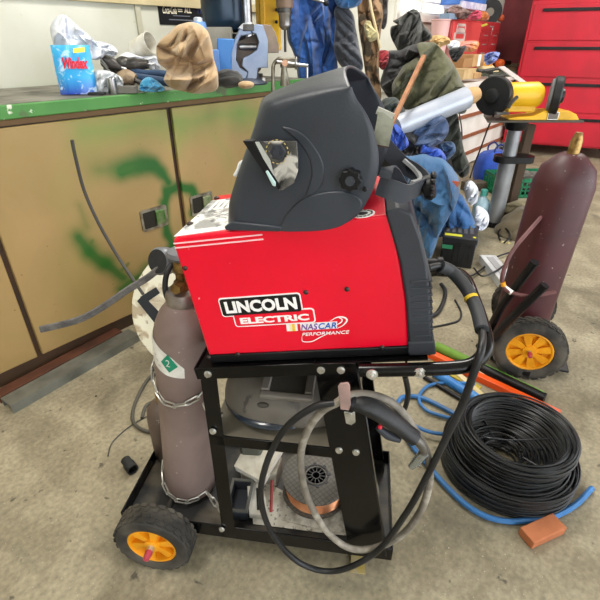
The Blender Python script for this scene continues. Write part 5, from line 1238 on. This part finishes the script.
sw_=part('switch',MB().box((GP.x+.13,3.07,.772),(GP.x+.19,3.082,.81)),mat('switch_grey','#6b645c',.5),gr_,world=True,bevel=.002); part('switch_plate',MB().box((GP.x+.125,3.074,.768),(GP.x+.195,3.079,.814)),ZINC,gr_,world=True)
def guard(x,sg):
    M=Matrix.Translation((x,3.13,hz_))@Matrix.Rotation(-sg*(PI/2)+.0,4,'Y')@Matrix.Rotation(0,4,'Z')
    M=Matrix.Translation((x,3.12,hz_))@Matrix.Rotation(math.radians(46 if sg>0 else -24),4,'Z')@Matrix.Scale(.92,4)@Matrix.Rotation(-sg*PI/2,4,'Y')
    g_=part('wheel_guard',MB().lathe([(.0001,-.03),(.118,-.03),(.125,-.022),(.125,.018),(.118,.026),(.05,.03),(.045,.045),(.03,.05),(.0001,.05)],44,M),mat('guard_black','#1a1b1d',.4),gr_,world=True,smooth=35)
    part('grinding_wheel',MB().lathe([(.02,-.045),(.105,-.045),(.108,-.031),(.02,-.031)],40,M),mat('stone_grey','#76797c',.9,col2='#66686b',vs=30),gr_,world=True,smooth=35)
guard(gcx.x,1); guard(gcx.x+.40,-1)
part('eye_shield_arm',MB().tube([atF(508,108,3.0),atF(512,102,3.0),atF(517,97,3.02)],.012,8),DKT,gr_,world=True)
part('tool_rest',MB().box((gcx.x-.0,3.02,hz_-.10),(gcx.x+.08,3.06,hz_-.085)),DKST,gr_,world=True,bevel=.002)
pB=V((GP.x+.16,3.35,0)); single('wooden_post',MB().box((-.03,-.03,0),(.03,.03,.70),Matrix.Translation(pB)),mat('post_brown','#4d3a28',.7,col2='#3b2c1f',vs=6,stretch=(1,1,.2)),'dark brown square post standing right behind the grinder pedestal','post',bevel=.003,smooth=0)
# ================================================================== RIGHT FLOOR CLUTTER
# blue cooler bag
p=atZ(480,177,0)
BBM=Matrix.Translation(p+V((0,-.25,0)))@Matrix.Rotation(.2,4,'Z')
bb=thing('tool_bag','bright blue fabric bag with handles on the floor against the white bench','bag',BBM)
mb=MB().sphere((0,0,0),1,40)
for q in mb.v:
    x,y,z=q; se=lambda v,e: math.copysign(abs(v)**e,v)
    q.x=se(x,.5)*(.17-.04*max(z,0)); q.y=se(y,.6)*.10; q.z=(se(z,.5)+1)*.16+ .01*noise.noise(V((x*4,y*4,z*4)))
part('body',mb,BRB,bb)
for s in (-1,1): part('handle',MB().tube([(-.05,s*.05,.29),(-.045,s*.06,.35),(0,s*.055,.38),(.045,s*.06,.35),(.05,s*.05,.29)],.008,8,smooth=5),mat('bag_strap','#1a2b66',.8),bb)
part('zipper_tag',MB().cbox((.03,-.095,.19),(.03,.012,.045)),WHITE,bb,bevel=.003)
# plastic bottle & white bags near pedestal
pb_=atZ(478,222,0)
sb=thing('spray_bottle','pale blue translucent plastic bottle with teal cap left of the grinder pedestal','bottle',loc=pb_)
part('body',MB().lathe([(.0001,0),(.055,0),(.06,.01),(.06,.13),(.05,.17),(.022,.20),(.022,.215),(.0001,.215)],28,Matrix.Translation(pb_)),mat('bottle_pale_blue','#a9c7d3',.2,col2='#8fb2c2',vs=6),sb,world=True)
part('cap',MB().lathe([(.026,.21),(.026,.25),(.02,.255),(.0001,.255)],20,Matrix.Translation(pb_)),mat('teal_cap','#4fa79b',.4),sb,world=True)
for k,(pts,lb_) in enumerate((([(465,184),(471,181),(478,189),(477,202),(470,203),(465,195)],'white crumpled plastic between the coverall and the pale blue bottle'),([(476,207),(482,208),(489,216),(487,227),(480,230),(475,221)],'grey-white plastic bag in front of the pale blue bottle'))):
    cloth('plastic_bag',lb_,pts,2.95-.1*k,.06,.03,.8,14,60+k,PLB,cat='plastic bag',floor=0)
single('wooden_block',MB().box((-.10,-.06,0),(.10,.06,.08),Matrix.Translation(atZ(473,190,0))@Matrix.Rotation(.3,4,'Z')),mat('dark_tin','#5b5242',.6,col2='#3e372b',vs=16),'brown tin box on the floor behind the pale blue bottle','box',bevel=.004)
# green crate
GCm=Matrix.Translation(atZ(500,199,0))@Matrix.Rotation(math.radians(6),4,'Z')
gcr=thing('crate','green perforated plastic crate on the floor under the red cabinet','crate',GCm)
GRN=mat('crate_green','#157a52',.45,col2='#116844',vs=5)
Wc,Dc,Hc=.62,.36,.17
part('floor_panel',MB().box((0,0,0),(Wc,Dc,.01)),GRN,gcr)
def lattice(y):
    m=MB().box((0,y,Hc-.03),(Wc,y+.012,Hc)).box((0,y,0),(Wc,y+.012,.03))
    n=14
    for i in range(n+1): x=i*(Wc-.012)/n; m.box((x,y,0),(x+.012,y+.012,Hc))
    for z in (.06,.095): m.box((0,y,z),(Wc,y+.010,z+.010))
    return m
part('side_wall',lattice(0),GRN,gcr,smooth=0); part('side_wall',lattice(Dc-.012),GRN,gcr,smooth=0)
for x in (0,Wc-.012):
    m=MB().box((x,0,Hc-.03),(x+.012,Dc,Hc)).box((x,0,0),(x+.012,Dc,.03))
    for i in range(9): y=i*(Dc-.012)/8; m.box((x,y,0),(x+.012,y+.012,Hc))
    part('end_wall',m,GRN,gcr,smooth=0)
single('crate_rags',lump(GCm@V((.3,.18,.09)),(.24,.13,.07),.03,16,6),mat('crate_rag','#6d6a62',.9,col2='#3d3b38',vs=12),'grey rags lying inside the green crate','rag')
# olive canvas bag
ob=lump(atZ(541,238,0)+V((.0,.1,.0)),(.27,.20,.17),.035,9,13,flatz=.003,seg=72)
single('canvas_bag',ob,CL('canvas_brown','#6f644f','#5a503e',.9,6),'brown-olive canvas bag slumped on the floor below the green crate','bag')
single('bag_strap_buckle',MB().tube([atZ(500,240,.02),atZ(498,232,.03),atZ(505,228,.06),atZ(510,236,.04),atZ(504,243,.02)],.006,8,smooth=5),BLK,'black looped strap with buckle at the foot of the canvas bag','strap')
cloth('cloth','flat pale olive sacking spread behind the canvas bag',[(493,212),(505,204),(525,200),(545,206),(545,214),(520,218),(500,220)],3.2,.04,.02,.2,12,70,CL('sacking','#8d8468','#736a50'),cat='cloth',floor=0)
single('wood_chip',MB().prism([(-.03,-.012),(.03,-.008),(.02,.012),(-.025,.010)],0,.006,'z',Matrix.Translation(atZ(506,243,0))@Matrix.Rotation(-.6,4,'Z')),mat('chip_yellow','#d8c98e',.7),'small pale yellow wood chip on the floor before the canvas bag','chip',smooth=0)
# battery
p0=atZ(441,262,0); p1=atZ(472,272,0)
yaw=math.atan2(p1.y-p0.y,p1.x-p0.x)
BTM=Matrix.Translation(V((atZ(449,266,0).x,atZ(449,266,0).y+.0,0)))@Matrix.Rotation(-.32,4,'Z')
bat=thing('car_battery','black car battery with yellow and green stripes on the floor beside the blue coverall','battery',BTM)
part('case',MB().prism(rrect(-.06,0,.13,.25,.008),0,.155,'z'),mat('battery_black','#1d1e20',.5,col2='#2a2b2c',vs=12),bat,bevel=.003)
part('lid',MB().prism(rrect(-.065,-.005,.135,.255,.008),.155,.19,'z'),mat('battery_lid','#26272a',.45),bat,bevel=.004)
part('yellow_stripe',MB().box((-.055,.02,.190),(.045,.055,.1915)),mat('battery_yellow','#d7d437',.5),bat,smooth=0)
m=MB(); 
for i in range(5): m.box((-.05+i*.035,.08,.19),(-.03+i*.035,.2,.1925))
part('vent_strip',m,mat('battery_grey','#4c4d50',.5),bat)
part('green_stripe',MB().box((-.06,-.0065,.115),(.0,-.0045,.14)),mat('battery_green','#3f9b6d',.5),bat,smooth=0)
part('yellow_dot',MB().lathe([(.009,.190),(.009,.193),(.0001,.193)],16,Matrix.Translation((.115,.03,0))),mat('battery_yellow','#d7d437'),bat)
for y in (.03,.22): part('terminal',MB().lathe([(.011,.19),(.009,.208),(.0001,.208)],16,Matrix.Translation((.11 if y>.1 else -.04,y,0))) if y>.1 else MB().lathe([(.011,.19),(.009,.208),(.0001,.208)],16,Matrix.Translation((.09,.22-.03,0))),mat('lead','#77787a',.5,.6),bat)
m=MB()
for i in range(6): m.box((-.05+i*.03,-.004,.01),(-.045+i*.03,.0,.14))
part('case_ribs',m,mat('battery_black','#1d1e20'),bat)
# white power strip box
a=atZ(478,262,0); b=atZ(505,297,0); d=(b-a); L3=d.length
PBM=Matrix.Translation(a)@Matrix.Rotation(math.atan2(d.y,d.x),4,'Z')
pw_=thing('light_fixture','long white metal light fixture lying on the floor right of the battery','light fixture',PBM)
part('housing',MB().box((0,0,0),(L3,.10,.05)),mat('fixture_white','#c9cacb',.4,col2='#b3b4b6',vs=7),pw_,bevel=.004); part('end_cap',MB().box((L3,.0,.0),(L3+.02,.10,.05)),mat('fixture_grey','#6e7074',.5),pw_,bevel=.003)
part('lamp_slot',MB().box((.04,.03,.05),(L3-.04,.07,.053)),mat('slot_grey','#9b9c9e',.4),pw_)
def floorcord(name,pts,r,m,label,cat='cord',z=None,k=8): return single(name,MB().tube([atZ(u,v,z or r) for u,v in pts],r,8,smooth=k),m,label,cat)
floorcord('power_cord',((442,266),(455,272),(470,276),(483,268),(495,258),(512,252),(530,250)),.006,BLK,'black cord curving in front of the battery to the right edge',z=.02)
floorcord('power_cord',((474,268),(482,276),(496,271),(510,262),(530,260)),.005,BLK,'thin black cord crossing over the white light fixture',z=.058)
# second cart: maroon cylinder, yellow wheel
C2=Matrix.Translation(atZ(522,379,0)+V((.04,.12,0)))@Matrix.Rotation(math.radians(-20),4,'Z')
hw=thing('cylinder_cart','black steel cylinder hand cart with yellow-hubbed wheels at the right edge','hand cart',C2)
def wheel2(y): 
    return wheel(-.0,y,r=.135,w=.06,parent=hw,spokes=8,shaft=True)
wheel2(-.10); wheel2(.27)
part('axle',MB().cyl((0,-.1,.135),(0,.27,.135),.01,12),DKST,hw)
Ci=C2.inverted()
part('frame_bar',MB().tube([Ci@atZ(480,348,.03),Ci@atF(502,305,1.50),Ci@atF(535,262,1.42)],.016,10),BLK,hw,smooth=30)
part('frame_bar',MB().tube([Ci@atZ(481,352,.03),Ci@atF(505,325,1.42),Ci@atF(545,285,1.36)],.016,10),BLK,hw,smooth=30)
part('base_plate',MB().box((-.13,-.05,.02),(.18,.24,.03)),BLK,hw,bevel=.003)
part('nose_bar',MB().tube([Ci@atZ(478,345,.03),Ci@atZ(500,362,.03),Ci@atZ(530,375,.03)],.014,8),BLK,hw)
mc=C2@V((-.03,.07,.031))
MC_=Matrix.Translation(mc)@Matrix.Rotation(math.radians(1),4,'Y')
mg=thing('gas_cylinder','dark maroon gas cylinder speckled with dust on the yellow-wheeled cart','gas cylinder',MC_)
part('body',MB().lathe([(.0001,0),(.098,0),(.105,.008),(.105,.72),(.09,.78),(.05,.82),(.035,.83),(.0001,.83)],44),cyl_mat('maroon_cylinder','#4a1c22','#3b151b'),mg)
part('valve',MB().lathe([(.02,.83),(.02,.87),(.012,.9),(.0001,.9)],16),BRASS,mg)
single('welding_hose',MB().tube([atF(u,v,F) for u,v,F in ((552,205,1.60),(528,232,1.52),(512,252,1.48),(503,273,1.45),(503,285,1.44),(510,292,1.42),(530,296,1.40),(556,292,1.40))],.0075,10,smooth=8),mat('maroon_hose','#6d4444',.45,col2='#5b3636',vs=20),'maroon rubber hose with white tag looping around the maroon cylinder','hose')
part('tag',MB().tube([atF(504.5,287.5,1.437),atF(512,293,1.417)],.0095,10),WHITE,bpy.data.objects['welding_hose'],world=True,label='white paper tag')
part('brass_fitting',MB().tube([atF(502.8,282,1.442),atF(503.6,286,1.439)],.0092,10),YEL,bpy.data.objects['welding_hose'],world=True)
# coloured sticks on floor
def stick(name,a,b,r,m,label,cat,z=None,shape='tube',w=None,**k):
    A=atZ(*a,z or r); B=atZ(*b,z or r); 
    if shape=='tube': return single(name,MB().cyl(A,B,r,20),m,label,cat)
    d=B-A; M=Matrix.Translation((A.x,A.y,0))@Matrix.Rotation(math.atan2(d.y,d.x),4,'Z')
    return single(name,MB().box((0,-w/2,(z or 0)),(d.length,w/2,(z or 0)+r),M),m,label,cat,bevel=.003,smooth=0)
rl=stick('foam_roller',(436,346),(474,364),.021,mat('foam_green','#6f9636',.7,col2='#5f8630',vs=10,bump=.2,bs=60),'thick green foam-covered rod on the floor, topmost of the coloured sticks','rod')
A=atZ(474,364,.019);B=atZ(545,398,.019); part('black_tube',MB().cyl(A,B,.0195,18),BLK,rl,world=True,label='black tube end'); part('green_line',MB().tube([A+V((0,.012,.017)),B+V((0,.012,.017))],.002,6),mat('lime','#6fbf3a',.5),rl,world=True)
ORG=mat('orange_plastic_bar','#ee5a1e',.4,col2='#e04f16',vs=8)
so=stick('orange_bar',(428,350),(560,412),.03,ORG,'long bright orange bar lying on the floor below the green foam rod','bar',shape='box',w=.03)
stick('wooden_trim',(440,357),(509,418),.014,mat('cream_trim_wood','#dccba0',.6,col2='#cdb988',vs=6,stretch=(1,1,1)),'cream wooden moulding strip on the floor, nearest the black wire coil','moulding',shape='box',w=.024)
stick('wooden_trim',(450,352),(560,428),.012,mat('cream_trim_2','#d9c3a8',.6,col2='#c7a888',vs=6),'pinkish cream moulding strip on the floor tucked under the orange bar','moulding',shape='box',w=.022)
stick('yellow_strip',(430,362),(480,388),.008,mat('mustard_strip','#b8a43a',.6),'mustard yellow flat strip on the floor between blue pipe and cream moulding','strip',shape='box',w=.03)
stick('blue_pipe',(434,372),(492,408),.019,mat('blue_pipe','#2f78c4',.45,col2='#4a90d6',vs=12),'thick bright blue pipe on the floor beside the black wire coil','pipe')
stick('black_rod',(424,377),(482,412),.009,BLK,'thin black rod lying along the lower side of the blue pipe','rod')
stick('orange_cone',(566,418),(590,440),.02,ORG,'orange bar end beside the wire coil beyond the maroon cart','bar') if False else None
# blue air hose
ah=[(592,488),(575,505),(550,518),(523,521),(505,521),(485,516),(465,504),(445,485),(428,465),(411,444),(401,425),(397,408),(401,398),(412,396),(425,399),(442,407),(460,417)]
floorcord('air_hose',ah,.0085,mat('blue_hose','#3d79b8',.4,col2='#33689f',vs=14),'blue air hose swinging around the lower left of the black wire coil','hose',z=.012)
floorcord('air_hose',((475,385),(462,383),(442,383),(428,386),(420,394),(420,403),(428,411),(442,416),(458,420)),.0065,mat('blue_hose','#3d79b8'),'thin blue hose making a small loop left of the cream mouldings','hose',z=.012)
floorcord('air_hose',((392,399),(398,412),(412,424),(430,432),(448,434),(462,432)),.0065,mat('blue_hose','#3d79b8'),'thin blue hose curving from the cart end to the wire coil','hose',z=.026)
# wire coil
KX,KY=.66,1.0
m=MB(); pts=[]
rs=random.Random(3)
turn=40; layers=0
N=56
for i in range(22*N):      # outer wide layers at the bottom
    a=2*PI*i/N; k=i/N; rr=.208-.013*(k%3)+.002*math.sin(a*2+k); z=.006+.0033*k+.0015*math.sin(a*3+k*2)
    pts.append(V((KX+.01+rr*math.cos(a),KY-.005+rr*math.sin(a)*.98,z)))
m.tube(pts,.0034,6)
pts=[]
for i in range(60*N):
    a=2*PI*i/N; k=i/N; zz=.02+.0024*k; rr=.154+.007*math.sin(k*2.4)+.003*math.sin(a*2+k*.9)+.012*(zz/.18); 
    pts.append(V((KX+.0+rr*math.cos(a)+.02*(zz/.18),KY+rr*math.sin(a)*.98,zz+.004*math.sin(a*2+k*1.3))))
m.tube(pts,.0034,6)
pts=[]
for i in range(50*N):
    a=2*PI*i/N; k=i/N; zz=.02+.0028*k; rr=.143+.004*math.sin(k*1.7+a)
    pts.append(V((KX+rr*math.cos(a)+.02*(zz/.18),KY+rr*math.sin(a)*.98,zz+.003*math.sin(a*3+k))))
m.tube(pts,.0034,5)
pts=[]
for i in range(26*N):
    a=2*PI*i/N; k=i/N; rr=.045+.10*((k*.618)%1); pts.append(V((KX+rr*math.cos(a)+.012*math.sin(k*3),KY+rr*math.sin(a)*.98,.008+.0022*k)))
m.tube(pts,.0034,5)
single('wire_coil',m,mat('coil_black','#1b1c1e',.35,col2='#26282b',vs=20),'large coil of black wire standing on the floor, ringed by the blue air hose','wire coil')
single('loose_wire',MB().tube([atF(474,434,1.04),atF(490,438,1.0),atF(515,440,1.0),atF(560,438,1.03)],.0022,6,smooth=5),mat('loose_wire_grey','#4b4c50',.35,.4),'single loose wire end bridging the mouth of the black coil','wire')
stick('orange_brick',(527,535),(560,520),.03,mat('terracotta','#b9714a',.8,col2='#a5623e',vs=12),'terracotta coloured wooden block at the right edge below the wire coil','block',shape='box',w=.05)
# ------------------------------------------------------------------ camera
cd=bpy.data.cameras.new('camera'); cam=bpy.data.objects.new('camera',cd); COL.objects.link(cam)
cam.location=EYE; cam.rotation_euler=(PI/2-TH,0,0); cd.sensor_width=36; cd.sensor_fit='HORIZONTAL'; cd.lens=FPX/600*36; cd.clip_start=.02
sc.camera=cam
# ------------------------------------------------------------------ light
W=bpy.data.worlds.new('world'); sc.world=W; W.use_nodes=True
W.node_tree.nodes['Background'].inputs[0].default_value=(.93,.97,1,1); W.node_tree.nodes['Background'].inputs[1].default_value=3.2
def lamp(s,t,z,L,Wd,p,label):
    o=thing('ceiling_light',label,'ceiling light',ROOM@Matrix.Translation((s,t,z)),'ceiling lights')
    part('housing',MB().box((-L/2,-Wd/2-.02,.005),(L/2,Wd/2+.02,.06)),WHITE,o,bevel=.004)
    m=MB()
    for k in (-1,1): m.tube([V((-L/2+.02,k*Wd*.25,-.01)),V((L/2-.02,k*Wd*.25,-.01))],.014,10)
    part('tube',m,mat('lamp_tube','#fff8ea',.5,emit=2.5),o)
    l=bpy.data.lights.new('light','AREA'); l.shape='RECTANGLE'; l.size=L; l.size_y=Wd; l.energy=p; l.color=(1,.965,.9)
    lo=bpy.data.objects.new('light',l); COL.objects.link(lo); lo.parent=o; lo.location=(0,0,-.04)
    return o
lamp(1.5,-.5,2.83,1.2,.3,40,'added unseen twin-tube ceiling light that brightens the left of the floor')
lamp(4.0,-1.5,2.83,1.2,.3,44,'added unseen twin-tube ceiling light that brightens the left of the floor')
lamp(-.8,-1.0,2.83,1.2,.3,30,'added unseen twin-tube ceiling light that brightens the left of the floor')  # added lamp, set here to lift the floor on the left
sc.view_settings.view_transform='Standard'; sc.view_settings.look='None'; sc.view_settings.gamma=1; sc.view_settings.use_curve_mapping=False; sc.view_settings.exposure=0.3

GR={'plastic_bag':'crumpled plastic bags','jacket':'work jackets in the clothes heap','coverall':'blue coveralls','cardboard_box':'cardboard boxes on the far bench','air_hose':'hoses on the floor','wooden_trim':'cream mouldings on the floor','power_cord':'loose black cords','hose_bundle':'dark blue hoses on the workbench','chain':'chains around the gas cylinder','steel_rod':'steel rods on the workbench','scrap_tool':'dark tool rods on the far bench','package':'packages on the tool chest','bucket':'pink buckets'}
for o in list(bpy.data.objects):
    if o.parent is None and 'label' in o and 'group' not in o:
        k=o.name.split('.')[0]
        if k in GR: o['group']=GR[k]
